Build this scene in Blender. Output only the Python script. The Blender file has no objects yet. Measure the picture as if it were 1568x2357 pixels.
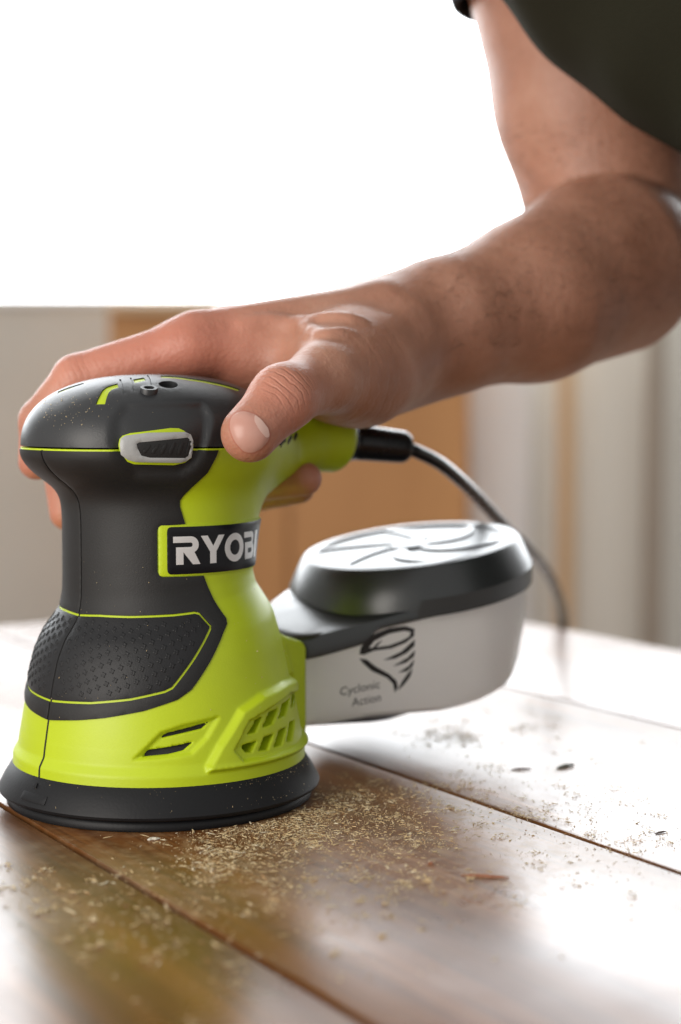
import bpy, bmesh, math, random
import numpy as np
from mathutils import Vector
from mathutils.geometry import delaunay_2d_cdt
from mathutils.bvhtree import BVHTree

# ------------------------------------------------------------------ camera, light, exposure
SC = bpy.context.scene
COL = SC.collection
FPX, CX, CY, HOR = 3800.0, 784.0, 1178.5, 915.0      # measured on the photograph (1568 px wide)
PITCH = math.atan((CY - HOR) / FPX)
CAM = np.array([0.0, -0.672, 0.163])
cam_d = bpy.data.cameras.new('camera')
cam_d.sensor_fit = 'VERTICAL'; cam_d.sensor_height = 36.0; cam_d.sensor_width = 24.0
cam_d.lens = FPX / 2357.0 * 36.0
cam_d.clip_start = 0.02; cam_d.clip_end = 60
cam_d.dof.use_dof = True; cam_d.dof.focus_distance = 0.628; cam_d.dof.aperture_fstop = 5.2
cam_d.dof.aperture_blades = 9
cam = bpy.data.objects.new('camera', cam_d); COL.objects.link(cam)
cam.location = CAM; cam.rotation_euler = (math.pi / 2 - PITCH, 0, 0)
SC.camera = cam

W = bpy.data.worlds.new('World'); SC.world = W; W.use_nodes = True
bg = W.node_tree.nodes['Background']
bg.inputs[0].default_value = (1.0, 0.985, 0.965, 1); bg.inputs[1].default_value = 0.52
WINDOW_STRENGTH = 6.6
lamp_d = bpy.data.lights.new('side_fill_light', 'AREA'); lamp_d.shape = 'RECTANGLE'; lamp_d.size = .7; lamp_d.size_y = .8  # added soft fill from the front left, with no window behind it
lamp_d.energy = 9.6; lamp_d.color = (1.0, .94, .87)
lamp = bpy.data.objects.new('side_fill_light', lamp_d); COL.objects.link(lamp)
lamp.location = (-.74, -.80, .26)
lamp.rotation_euler = (Vector((-.05, 0.02, .08)) - lamp.location).to_track_quat('-Z', 'Y').to_euler()

vs = SC.view_settings
vs.view_transform = 'Standard'; vs.look = 'None'; vs.exposure = 0.26; vs.gamma = 1.0
SC.cycles.max_bounces = 8; SC.cycles.use_denoising = True
SC.cycles.sample_clamp_indirect = 8.0

rng = np.random.default_rng(7)
random.seed(7)

# ------------------------------------------------------------------ photograph geometry
_f = np.array([0, math.cos(PITCH), -math.sin(PITCH)]); _u = np.array([0, math.sin(PITCH), math.cos(PITCH)])
def ray(px, py):
    px = np.asarray(px, float); py = np.asarray(py, float)
    d = np.stack([(px - CX), np.zeros_like(px), np.zeros_like(px)], -1) - (py - CY)[..., None] * _u + FPX * _f
    return d / np.linalg.norm(d, axis=-1, keepdims=True)
def at(px, py, Ymm):                      # world mm, point seen at (px,py) that stands at depth Ymm
    d = ray(px, py); t = (Ymm * 0.001 - CAM[1]) / d[..., 1]
    return (CAM + d * t[..., None] if np.ndim(t) else CAM + d * t) * 1000.0
def ground(px, py):                       # world m, on the table top
    d = ray(px, py); t = -CAM[2] / d[..., 2]
    return CAM + d * (t[..., None] if np.ndim(t) else t)

SX, ROT = -0.0743, math.radians(45.0)     # sander axis on the table, tail direction
cR, sR = math.cos(ROT), math.sin(ROT)
def w2l(P):                               # world mm -> sander local mm
    x = P[..., 0] - SX * 1000; y = P[..., 1]
    return np.stack([cR * x + sR * y, -sR * x + cR * y, P[..., 2]], -1)
def w2l_dir(P):
    return np.stack([cR * P[..., 0] + sR * P[..., 1], -sR * P[..., 0] + cR * P[..., 1], P[..., 2]], -1)
def l2w(P):
    P = np.asarray(P, float)
    return np.stack([cR * P[..., 0] - sR * P[..., 1] + SX * 1000, sR * P[..., 0] + cR * P[..., 1], P[..., 2]], -1)
def at_local(px, py, Ymm): return w2l(at(px, py, Ymm))

# ------------------------------------------------------------------ material helpers
def mat(name, col=(.5, .5, .5), rough=.5, metal=0., spec=.5, build=None, **kw):
    m = bpy.data.materials.new(name); m.use_nodes = True
    nt = m.node_tree; b = nt.nodes['Principled BSDF']
    b.inputs['Base Color'].default_value = (*col, 1); b.inputs['Roughness'].default_value = rough
    b.inputs['Metallic'].default_value = metal; b.inputs['Specular IOR Level'].default_value = spec
    for k, v in kw.items(): b.inputs[k.replace('_', ' ')].default_value = v
    if build: build(nt, b)
    return m
def N(nt, t, **kw):
    n = nt.nodes.new(t)
    for k, v in kw.items():
        if k in n.inputs: n.inputs[k].default_value = v
        else: setattr(n, k, v)
    return n
def ramp(nt, stops):
    r = nt.nodes.new('ShaderNodeValToRGB'); e = r.color_ramp.elements
    while len(e) < len(stops): e.new(0.5)
    for i, (p, c) in enumerate(stops):
        e[i].position = p; e[i].color = (*c, 1) if len(c) == 3 else c
    return r
def add_bump(nt, b, scale, strength, dist=.0005, detail=3, coords='Object', vscale=(1, 1, 1)):
    tc = N(nt, 'ShaderNodeTexCoord'); mp = N(nt, 'ShaderNodeMapping'); mp.inputs['Scale'].default_value = vscale
    nz = N(nt, 'ShaderNodeTexNoise'); nz.inputs['Scale'].default_value = scale; nz.inputs['Detail'].default_value = detail
    bp = N(nt, 'ShaderNodeBump'); bp.inputs['Strength'].default_value = strength; bp.inputs['Distance'].default_value = dist
    L = nt.links.new
    L(tc.outputs[coords], mp.inputs[0]); L(mp.outputs[0], nz.inputs['Vector']); L(nz.outputs[0], bp.inputs['Height'])
    L(bp.outputs[0], b.inputs['Normal'])
    return nz, bp
def plastic_build(scale=1400., strength=.18, dist=.0003, var=.12, rvar=.1):
    def f(nt, b):
        nz, bp = add_bump(nt, b, scale, strength, dist)
        L = nt.links.new
        tc = N(nt, 'ShaderNodeTexCoord'); n2 = N(nt, 'ShaderNodeTexNoise'); n2.inputs['Scale'].default_value = 35; n2.inputs['Detail'].default_value = 4
        L(tc.outputs['Object'], n2.inputs['Vector'])
        c = b.inputs['Base Color'].default_value[:3]
        r = ramp(nt, [(.3, tuple(v * (1 - var) for v in c)), (.7, tuple(min(1, v * (1 + var)) for v in c))])
        L(n2.outputs[0], r.inputs[0]); L(r.outputs[0], b.inputs['Base Color'])
        mr = N(nt, 'ShaderNodeMapRange'); r0 = b.inputs['Roughness'].default_value
        mr.inputs[3].default_value = r0 - rvar; mr.inputs[4].default_value = r0 + rvar
        L(n2.outputs[0], mr.inputs[0]); L(mr.outputs[0], b.inputs['Roughness'])
    return f

M = {}
M['green'] = mat('green_plastic', (.47, .60, .008), .46, build=plastic_build(var=.04))
M['dark'] = mat('charcoal_rubber', (.015, .0153, .0155), .54, spec=.36, build=plastic_build(1600, .22, var=.15))
M['cap'] = mat('charcoal_cover', (.022, .0235, .0255), .42, spec=.5, build=plastic_build(1600, .25, var=.15))
M['tread'] = mat('grip_rubber', (.011, .0115, .013), .50, spec=.35, build=plastic_build(1600, .25))
M['black'] = mat('black_rubber', (.007, .0075, .009), .50, spec=.30, build=plastic_build(900, .2, var=.2))
M['hollow'] = mat('black_inside', (.006, .006, .006), .7)
M['plate'] = mat('black_plate', (.004, .0045, .007), .32, spec=.3)
M['silver'] = mat('silver_lettering', (.78, .78, .78), .36, metal=.55)
M['grey'] = mat('grey_plastic', (.36, .37, .37), .42, build=plastic_build(1500, .1))
M['cord'] = mat('cord_rubber', (.006, .006, .008), .28, build=plastic_build(700, .1))
M['lid'] = mat('lid_plastic', (.016, .019, .020), .33, spec=.75, build=plastic_build(1200, .15))
M['print'] = mat('black_print', (.02, .02, .022), .5)

# ------------------------------------------------------------------ mesh helpers
def link(name, verts, faces, material, parent=None, smooth=True, scale=.001):
    me = bpy.data.meshes.new(name)
    me.from_pydata((np.asarray(verts, float) * scale).tolist(), [], [tuple(int(i) for i in f) for f in faces])
    me.update()
    if smooth: me.shade_smooth()
    me.materials.append(material)
    o = bpy.data.objects.new(name, me); COL.objects.link(o)
    if parent: o.parent = parent
    return o
def fast_mesh(name, V, F, material, parent=None, scale=.001):
    V = np.asarray(V, np.float32) * scale; F = np.asarray(F, np.int32)
    me = bpy.data.meshes.new(name); k = F.shape[1]
    me.vertices.add(len(V)); me.vertices.foreach_set('co', V.ravel())
    me.loops.add(F.size); me.loops.foreach_set('vertex_index', F.ravel())
    me.polygons.add(len(F)); me.polygons.foreach_set('loop_start', np.arange(0, F.size, k, dtype=np.int32))
    me.polygons.foreach_set('loop_total', np.full(len(F), k, np.int32))
    me.update(calc_edges=True); me.validate(); me.shade_smooth()
    me.materials.append(material)
    o = bpy.data.objects.new(name, me); COL.objects.link(o)
    if parent: o.parent = parent
    return o
def tag(o, label=None, cat=None, group=None, kind=None):
    if label: o['label'] = label
    if cat: o['category'] = cat
    if group: o['group'] = group
    if kind: o['kind'] = kind
    return o
def empty(name, loc=(0, 0, 0), rz=0.):
    o = bpy.data.objects.new(name, None); COL.objects.link(o)
    o.location = loc; o.rotation_euler = (0, 0, rz); o.empty_display_size = .02
    return o

def surface_nets(f, lo, hi, h, B=8):
    lo = np.asarray(lo, float); hi = np.asarray(hi, float)
    nb = np.ceil((hi - lo) / (B * h)).astype(int)
    gx, gy, gz = np.meshgrid(*[np.arange(n) for n in nb], indexing='ij')
    blk = np.stack([gx.ravel(), gy.ravel(), gz.ravel()], 1)
    cen = lo + (blk + .5) * B * h
    d = f(cen[:, 0], cen[:, 1], cen[:, 2])
    keep = np.abs(d) < 1.35 * B * h * math.sqrt(3) / 2
    blk = blk[keep]
    a = np.arange(B + 1)
    ox, oy, oz = [t.ravel() for t in np.meshgrid(a, a, a, indexing='ij')]
    off = np.stack([ox, oy, oz], 1)
    vals = np.empty((len(blk), (B + 1) ** 3), np.float32)
    CH = 1200
    for i in range(0, len(blk), CH):
        p = lo + (blk[i:i + CH, None, :] * B + off[None]) * h
        q = p.reshape(-1, 3).astype(np.float32)
        vals[i:i + CH] = f(q[:, 0], q[:, 1], q[:, 2]).reshape(p.shape[0], -1)
    v = vals.reshape(-1, B + 1, B + 1, B + 1)
    n = nb * B + 1
    def key(ix, iy, iz): return (ix.astype(np.int64) * n[1] + iy) * n[2] + iz
    s = v < 0
    c = [s[:, i:B + i, j:B + j, k:B + k] for i in (0, 1) for j in (0, 1) for k in (0, 1)]
    cnt = sum(x.astype(np.int8) for x in c)
    bi, i, j, k = np.nonzero((cnt > 0) & (cnt < 8))
    acc = np.zeros((len(bi), 3)); num = np.zeros(len(bi))
    cor = [(a_, b_, c_) for a_ in (0, 1) for b_ in (0, 1) for c_ in (0, 1)]
    for p in range(8):
        for q in range(p + 1, 8):
            A_, B_ = cor[p], cor[q]
            if sum(abs(A_[t] - B_[t]) for t in range(3)) != 1: continue
            va = v[bi, i + A_[0], j + A_[1], k + A_[2]]; vb = v[bi, i + B_[0], j + B_[1], k + B_[2]]
            m = (va < 0) != (vb < 0)
            t = np.where(m, va / np.where(m, va - vb, 1), 0)
            for ax in range(3):
                acc[:, ax] += np.where(m, A_[ax] + t * (B_[ax] - A_[ax]), 0)
            num += m
    base = blk[bi] * B + np.stack([i, j, k], 1)
    V = lo + (base + acc / num[:, None]) * h
    keys = key(base[:, 0], base[:, 1], base[:, 2])
    order = np.argsort(keys); sk = keys[order]
    faces = []
    for ax in range(3):
        sl = [slice(0, B)] * 3; sl2 = list(sl); sl2[ax] = slice(1, B + 1)
        A0 = s[(slice(None), *sl)]; A1 = s[(slice(None), *sl2)]
        b2, ii, jj, kk = np.nonzero(A0 != A1)
        fl = A0[b2, ii, jj, kk]
        g = blk[b2] * B + np.stack([ii, jj, kk], 1)
        o1, o2 = [(1, 2), (2, 0), (0, 1)][ax]
        ids = []; ok = np.ones(len(g), bool)
        for d1, d2 in ((0, 0), (-1, 0), (-1, -1), (0, -1)):
            gg = g.copy(); gg[:, o1] += d1; gg[:, o2] += d2
            kk_ = key(gg[:, 0], gg[:, 1], gg[:, 2])
            p = np.clip(np.searchsorted(sk, kk_), 0, len(sk) - 1)
            ok &= sk[p] == kk_
            ids.append(order[p])
        Q = np.stack(ids, 1)
        Q = np.where(fl[:, None], Q, Q[:, ::-1])
        faces.append(Q[ok])
    F = np.concatenate(faces)
    e = h * .3
    for _ in range(3):                     # settle the vertices onto the surface
        x, y, z = V.T
        f0 = f(x, y, z)
        gr = np.stack([f(x + e, y, z) - f(x - e, y, z), f(x, y + e, z) - f(x, y - e, z), f(x, y, z + e) - f(x, y, z - e)], 1) / (2 * e)
        g2 = np.maximum((gr ** 2).sum(1), .12)
        st = np.clip(f0 / g2, -.5 * h, .5 * h)
        V = V - gr * st[:, None]
    return V, F

def smin(a, b, k):
    h = np.maximum(k - np.abs(a - b), 0) / k
    return np.minimum(a, b) - h * h * k * .25
def cone(x, y, z, a, ra, b, rb):
    bx, by, bz = b[0] - a[0], b[1] - a[1], b[2] - a[2]
    L2 = bx * bx + by * by + bz * bz
    px, py, pz = x - a[0], y - a[1], z - a[2]
    t = np.clip((px * bx + py * by + pz * bz) / L2, 0, 1)
    return np.sqrt((px - t * bx) ** 2 + (py - t * by) ** 2 + (pz - t * bz) ** 2) - (ra + (rb - ra) * t)
def ellipsoid(x, y, z, c, r, ax=None):
    p = np.stack([x - c[0], y - c[1], z - c[2]], -1)
    if ax is not None: p = p @ np.asarray(ax).T
    k0 = np.sqrt(((p / r) ** 2).sum(-1)); k1 = np.sqrt(((p / (np.asarray(r) ** 2)) ** 2).sum(-1))
    return k0 * (k0 - 1) / np.maximum(k1, 1e-6)
def poly_sd(u, v, P):
    P = np.asarray(P, np.float64); n = len(P)
    d = np.full(u.shape, 1e9); s = np.zeros(u.shape, bool)
    for i in range(n):
        a = P[i]; b = P[(i + 1) % n]
        ex, ey = b - a; wx = u - a[0]; wy = v - a[1]
        t = np.clip((wx * ex + wy * ey) / max(ex * ex + ey * ey, 1e-12), 0, 1)
        d = np.minimum(d, (wx - ex * t) ** 2 + (wy - ey * t) ** 2)
        c = (a[1] > v) != (b[1] > v)
        with np.errstate(divide='ignore', invalid='ignore'):
            xi = ex * (v - a[1]) / (ey if abs(ey) > 1e-12 else 1e-12) + a[0]
        s ^= c & (u < xi)
    return np.where(s, -1, 1) * np.sqrt(d)
def resample(P, step, closed=True):
    P = [np.asarray(p, float) for p in P]; out = []
    n = len(P)
    for i in range(n if closed else n - 1):
        a, b = P[i], P[(i + 1) % n]
        k = max(1, int(math.ceil(np.linalg.norm(b - a) / step)))
        for j in range(k): out.append(a + (b - a) * j / k)
    if not closed: out.append(P[-1])
    return np.array(out)
def rounded(P, r, n=5):
    """round the corners of a polygon by radius-like distance r"""
    P = [np.asarray(p, float) for p in P]; out = []; m = len(P)
    for i in range(m):
        a, b, c = P[i - 1], P[i], P[(i + 1) % m]
        la, lc = np.linalg.norm(a - b), np.linalg.norm(c - b)
        ra = min(r, la * .48); rc = min(r, lc * .48)
        p0 = b + (a - b) / la * ra; p1 = b + (c - b) / lc * rc
        for j in range(n + 1):
            t = j / n
            out.append((1 - t) ** 2 * p0 + 2 * t * (1 - t) * b + t * t * p1)
    return np.array(out)
def inset(P, d):
    P = np.asarray(P, float); n = len(P); out = []
    area = sum(P[i][0] * P[(i + 1) % n][1] - P[(i + 1) % n][0] * P[i][1] for i in range(n))
    sg = 1 if area > 0 else -1
    for i in range(n):
        a, b, c = P[i - 1], P[i], P[(i + 1) % n]
        e1 = (b - a) / np.linalg.norm(b - a); e2 = (c - b) / np.linalg.norm(c - b)
        n1 = np.array([-e1[1], e1[0]]) * sg; n2 = np.array([-e2[1], e2[0]]) * sg
        m = n1 + n2; m = m / max(np.linalg.norm(m), 1e-6); k = d / max(np.dot(m, n1), .35)
        out.append(b + m * k)
    return np.array(out)

def panel(name, outline, place, material, parent, off=.7, depth=1.5, holes=(), step=1.6, edge=.8, soft=.25, wall_mat=None):
    """a thin moulded piece: outline in chart units, place(uv, offset)->local mm"""
    loops = [resample(outline, edge)] + [resample(h, edge) for h in holes]
    pts, edges = [], []
    for lp in loops:
        n0 = len(pts); pts += [tuple(p) for p in lp]; k = len(lp)
        edges += [(n0 + i, n0 + (i + 1) % k) for i in range(k)]
    nbd = len(pts)
    lo = loops[0].min(0); hi = loops[0].max(0)
    gu, gv = np.meshgrid(np.arange(lo[0], hi[0] + step, step), np.arange(lo[1], hi[1] + step, step))
    gu = gu + (np.arange(gu.shape[0]) % 2)[:, None] * step * .5
    gu, gv = gu.ravel(), gv.ravel()
    sd = poly_sd(gu, gv, loops[0])
    for h in loops[1:]: sd = np.maximum(sd, -poly_sd(gu, gv, h))
    m = sd < -edge * .7
    pts += list(zip(gu[m], gv[m]))
    res = delaunay_2d_cdt([Vector(p) for p in pts], edges, [], 0, 1e-6)
    uv = np.array([tuple(p) for p in res[0]]); tris = np.array([f for f in res[2] if len(f) == 3])
    c = uv[tris].mean(1)
    sd = poly_sd(c[:, 0], c[:, 1], loops[0])
    for h in loops[1:]: sd = np.maximum(sd, -poly_sd(c[:, 0], c[:, 1], h))
    tris = tris[sd < 0]
    ta, tb, tc_ = uv[tris[:, 0]], uv[tris[:, 1]], uv[tris[:, 2]]
    ar = np.abs((tb - ta)[:, 0] * (tc_ - ta)[:, 1] - (tb - ta)[:, 1] * (tc_ - ta)[:, 0])
    tris = tris[ar > 2e-3 * edge * edge]
    # boundary
    ec = {}
    for t in tris:
        for a, b in ((t[0], t[1]), (t[1], t[2]), (t[2], t[0])):
            k = (min(a, b), max(a, b)); ec.setdefault(k, []).append((a, b))
    bd = [v[0] for v in ec.values() if len(v) == 1]
    bset = set(i for e in bd for i in e)
    o = np.full(len(uv), off); 
    bi = np.array(sorted(bset), int)
    o[bi] -= soft
    top = place(uv, o)
    V = list(top); F = [tuple(t) for t in tris]
    # orientation check
    t = tris[len(tris) // 2]; nrm = np.cross(top[t[1]] - top[t[0]], top[t[2]] - top[t[0]])
    up = place(uv[t].mean(0)[None], np.array([off + 1.]))[0] - place(uv[t].mean(0)[None], np.array([off]))[0]
    flip = np.dot(nrm, up) < 0
    if flip: F = [f[::-1] for f in F]
    low = place(uv[bi], np.full(len(bi), off - depth)); hi_ = top[bi]
    n0 = len(V); idx = {b: k for k, b in enumerate(bi)}
    V += list(hi_) + list(low); nb_ = len(bi)
    for a, b in bd:
        A, B_ = idx[a], idx[b]
        q = (n0 + A, n0 + B_, n0 + nb_ + B_, n0 + nb_ + A)
        F.append(q if flip else q[::-1])
    ob = link(name, V, F, material, parent)
    return ob

def lathe(name, prof, material, parent, seg=128, close=False, smooth_angle=35):
    V, F = [], []
    n = len(prof)
    for i in range(seg):
        a = 2 * math.pi * i / seg
        for r, z in prof: V.append((r * math.cos(a), r * math.sin(a), z))
    for i in range(seg):
        j = (i + 1) % seg
        for k in range(n - 1): F.append((i * n + k, j * n + k, j * n + k + 1, i * n + k + 1))
    o = link(name, V, F, material, parent)
    o.data.set_sharp_from_angle(angle=math.radians(smooth_angle))
    return o
def catmull(pts, n=8):
    P = [np.asarray(p, float) for p in pts]; P = [2 * P[0] - P[1]] + P + [2 * P[-1] - P[-2]]
    out = []
    for i in range(1, len(P) - 2):
        for j in range(n):
            t = j / n; a, b, c, d = P[i - 1], P[i], P[i + 1], P[i + 2]
            out.append(.5 * ((2 * b) + (-a + c) * t + (2 * a - 5 * b + 4 * c - d) * t * t + (-a + 3 * b - 3 * c + d) * t ** 3))
    out.append(P[-2]); return np.array(out)
def tube(name, path, rad, material, parent=None, seg=20, scale=.001, caps=True):
    path = np.asarray(path, float); n = len(path); rad = np.broadcast_to(rad, (n,))
    V, F = [], []
    prev = None
    for i in range(n):
        t = path[min(i + 1, n - 1)] - path[max(i - 1, 0)]; t = t / np.linalg.norm(t)
        if prev is None: prev = np.cross(t, [0, 0, 1.]) if abs(t[2]) < .9 else np.cross(t, [1., 0, 0])
        u = prev - t * np.dot(prev, t); u /= np.linalg.norm(u); w = np.cross(t, u); prev = u
        for k in range(seg):
            a = 2 * math.pi * k / seg
            V.append(path[i] + rad[i] * (math.cos(a) * u + math.sin(a) * w))
    for i in range(n - 1):
        for k in range(seg):
            l = (k + 1) % seg
            F.append((i * seg + k, i * seg + l, (i + 1) * seg + l, (i + 1) * seg + k))
    if caps:
        F.append(tuple(range(seg - 1, -1, -1))); F.append(tuple((n - 1) * seg + k for k in range(seg)))
    o = link(name, V, F, material, parent, scale=scale)
    o.data.set_sharp_from_angle(angle=math.radians(40))
    return o

# ================================================================== THE SETTING: floor, wall, window
def box_verts(x0, x1, y0, y1, z0, z1):
    return [(x0, y0, z0), (x1, y0, z0), (x1, y1, z0), (x0, y1, z0), (x0, y0, z1), (x1, y0, z1), (x1, y1, z1), (x0, y1, z1)]
BOXF = [(0, 3, 2, 1), (4, 5, 6, 7), (0, 1, 5, 4), (1, 2, 6, 5), (2, 3, 7, 6), (3, 0, 4, 7)]
def box(name, x0, x1, y0, y1, z0, z1, material, parent=None, bev=.003, rot=None):
    me = bpy.data.meshes.new(name); bm = bmesh.new()
    vs_ = [bm.verts.new(v) for v in box_verts(x0, x1, y0, y1, z0, z1)]
    for f in BOXF: bm.faces.new([vs_[i] for i in f])
    if bev: bmesh.ops.bevel(bm, geom=bm.edges[:], offset=bev, segments=2, profile=.6, affect='EDGES')
    bm.to_mesh(me); bm.free(); me.shade_smooth(); me.set_sharp_from_angle(angle=math.radians(30))
    me.materials.append(material)
    o = bpy.data.objects.new(name, me); COL.objects.link(o)
    if parent: o.parent = parent
    return o
def noise_col(a, b, scale=6, vs_=(1, 1, 1)):
    def f(nt, bs):
        tc = N(nt, 'ShaderNodeTexCoord'); mp = N(nt, 'ShaderNodeMapping'); mp.inputs['Scale'].default_value = vs_
        nz = N(nt, 'ShaderNodeTexNoise'); nz.inputs['Scale'].default_value = scale; nz.inputs['Detail'].default_value = 5
        r = ramp(nt, [(.3, a), (.7, b)]); L = nt.links.new
        L(tc.outputs['Object'], mp.inputs[0]); L(mp.outputs[0], nz.inputs['Vector']); L(nz.outputs[0], r.inputs[0]); L(r.outputs[0], bs.inputs['Base Color'])
    return f
M['wall'] = mat('grey_wall_paint', rough=.85, build=noise_col((.70, .68, .63), (.75, .73, .68), 3))
M['white'] = mat('white_paint', rough=.6, build=noise_col((.86, .89, .93), (.90, .93, .96), 3))
M['floor'] = mat('floor_boards', rough=.6, build=noise_col((.25, .19, .14), (.32, .25, .19), 4, (8, 1, 1)))
M['orange_wood'] = mat('orange_wood', rough=.55, build=noise_col((.50, .235, .085), (.62, .31, .12), 5, (1, 1, .15)))
M['pale_wood'] = mat('pale_wood', rough=.6, build=noise_col((.66, .46, .27), (.74, .54, .34), 6, (1, 1, .1)))
M['cream'] = mat('cream_board', rough=.7, build=noise_col((.84, .82, .76), (.88, .86, .81), 3, (1, 1, .2)))
M['taupe'] = mat('taupe_board', rough=.7, build=noise_col((.36, .31, .26), (.42, .36, .30), 3, (1, 1, .2)))
def emit(name, col, s):
    m = bpy.data.materials.new(name); m.use_nodes = True; nt = m.node_tree
    nt.nodes.remove(nt.nodes['Principled BSDF']); e = N(nt, 'ShaderNodeEmission')
    e.inputs[0].default_value = (*col, 1); e.inputs[1].default_value = s
    nt.links.new(e.outputs[0], nt.nodes['Material Output'].inputs[0]); return m
M['daylight'] = emit('daylight_in_window', (.93, .97, 1.0), WINDOW_STRENGTH)

WY = 3350.0                                                    # the window wall, mm behind the sander axis
SILL_Z = at(784, 684, WY)[2] * .001
wl = box('wall', -3.2, 3.2, WY * .001, WY * .001 + .12, -.745, SILL_Z - .02, M['wall'], bev=0); tag(wl, kind='structure')
fl = box('floor', -3.4, 3.4, -2.0, 3.6, -.85, -.75, M['floor'], bev=0); tag(fl, kind='structure')
win = empty('window', (0, WY * .001 + .05, SILL_Z)); tag(win, 'wide overexposed window full of white daylight behind the arm', 'window', kind='structure')
def child_box(name, *a, parent=None, bev=.003):
    o = box(name, *a, parent=parent, bev=bev); return o
box('sill', -3.2, 3.2, -.075, .09, -.018, 0.0, M['white'], win, .004)
WT = 2.7 - SILL_Z
box('pane', -3.1, 3.1, .045, .05, .002, WT, M['daylight'], win, 0)
box('frame', -3.2, -3.1, .0, .08, .002, WT + .05, M['white'], win, .004)
box('frame', 3.1, 3.2, .0, .08, .002, WT + .05, M['white'], win, .004)
box('frame', -3.1, 3.1, .0, .08, WT + .002, WT + .05, M['white'], win, .004)
wu = box('wall_above_window', -3.2, 3.2, WY * .001, WY * .001 + .12, SILL_Z + WT + .052, 3.2, M['wall'], bev=0); tag(wu, kind='structure')

def standing_board(name, px0, px1, pytop, Y, thick, material, label, cat, group=None):
    a = at(px0, 1000, Y); b = at(px1, 1000, Y); z = at((px0 + px1) / 2, pytop, Y)[2] * .001
    o = box(name, a[0] * .001, b[0] * .001, Y * .001, Y * .001 + thick, -.749, z, material, None, .006)
    tag(o, label, cat, group); return o
# orange wood cabinet behind the table
Yc = 2850.0
ca = at(252, 1000, Yc)[0] * .001; cb = at(1078, 1000, Yc)[0] * .001; cz = at(600, 697, Yc)[2] * .001
cab = empty('wooden_cabinet', ((ca + cb) / 2, Yc * .001, -.749)); tag(cab, 'orange brown wooden cabinet standing behind the table below the window', 'cabinet')
wv = (cb - ca) / 2; Hc = cz + .749
box('body', -wv, wv, .012, .40, .0, Hc - .022, M['orange_wood'], cab, .004)
box('top', -wv - .004, wv + .004, -.004, .41, Hc - .02, Hc, M['pale_wood'], cab, .004)
box('door', -wv + .008, -.004, -.004, .010, .03, Hc - .04, M['orange_wood'], cab, .003)
box('door', .004, wv - .008, -.004, .010, .03, Hc - .04, M['orange_wood'], cab, .003)
standing_board('white_board', 1084, 1222, 700, 3180, .04, M['white'], 'white painted board standing just beside the orange cabinet', 'board')
standing_board('cream_board', 1222, 1292, 690, 3240, .04, M['cream'], 'narrow cream board standing between the white board and the tan batten', 'board')
standing_board('tan_batten', 1288, 1324, 690, 3140, .04, M['pale_wood'], 'thin tan wooden batten standing upright below the elbow', 'batten')
standing_board('wide_board', 1326, 1492, 690, 3240, .04, M['cream'], 'wide pale cream board standing under the elbow', 'board')
standing_board('taupe_board', 1490, 1532, 690, 3170, .04, M['taupe'], 'narrow dark taupe board standing at the far right edge', 'board')

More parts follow.
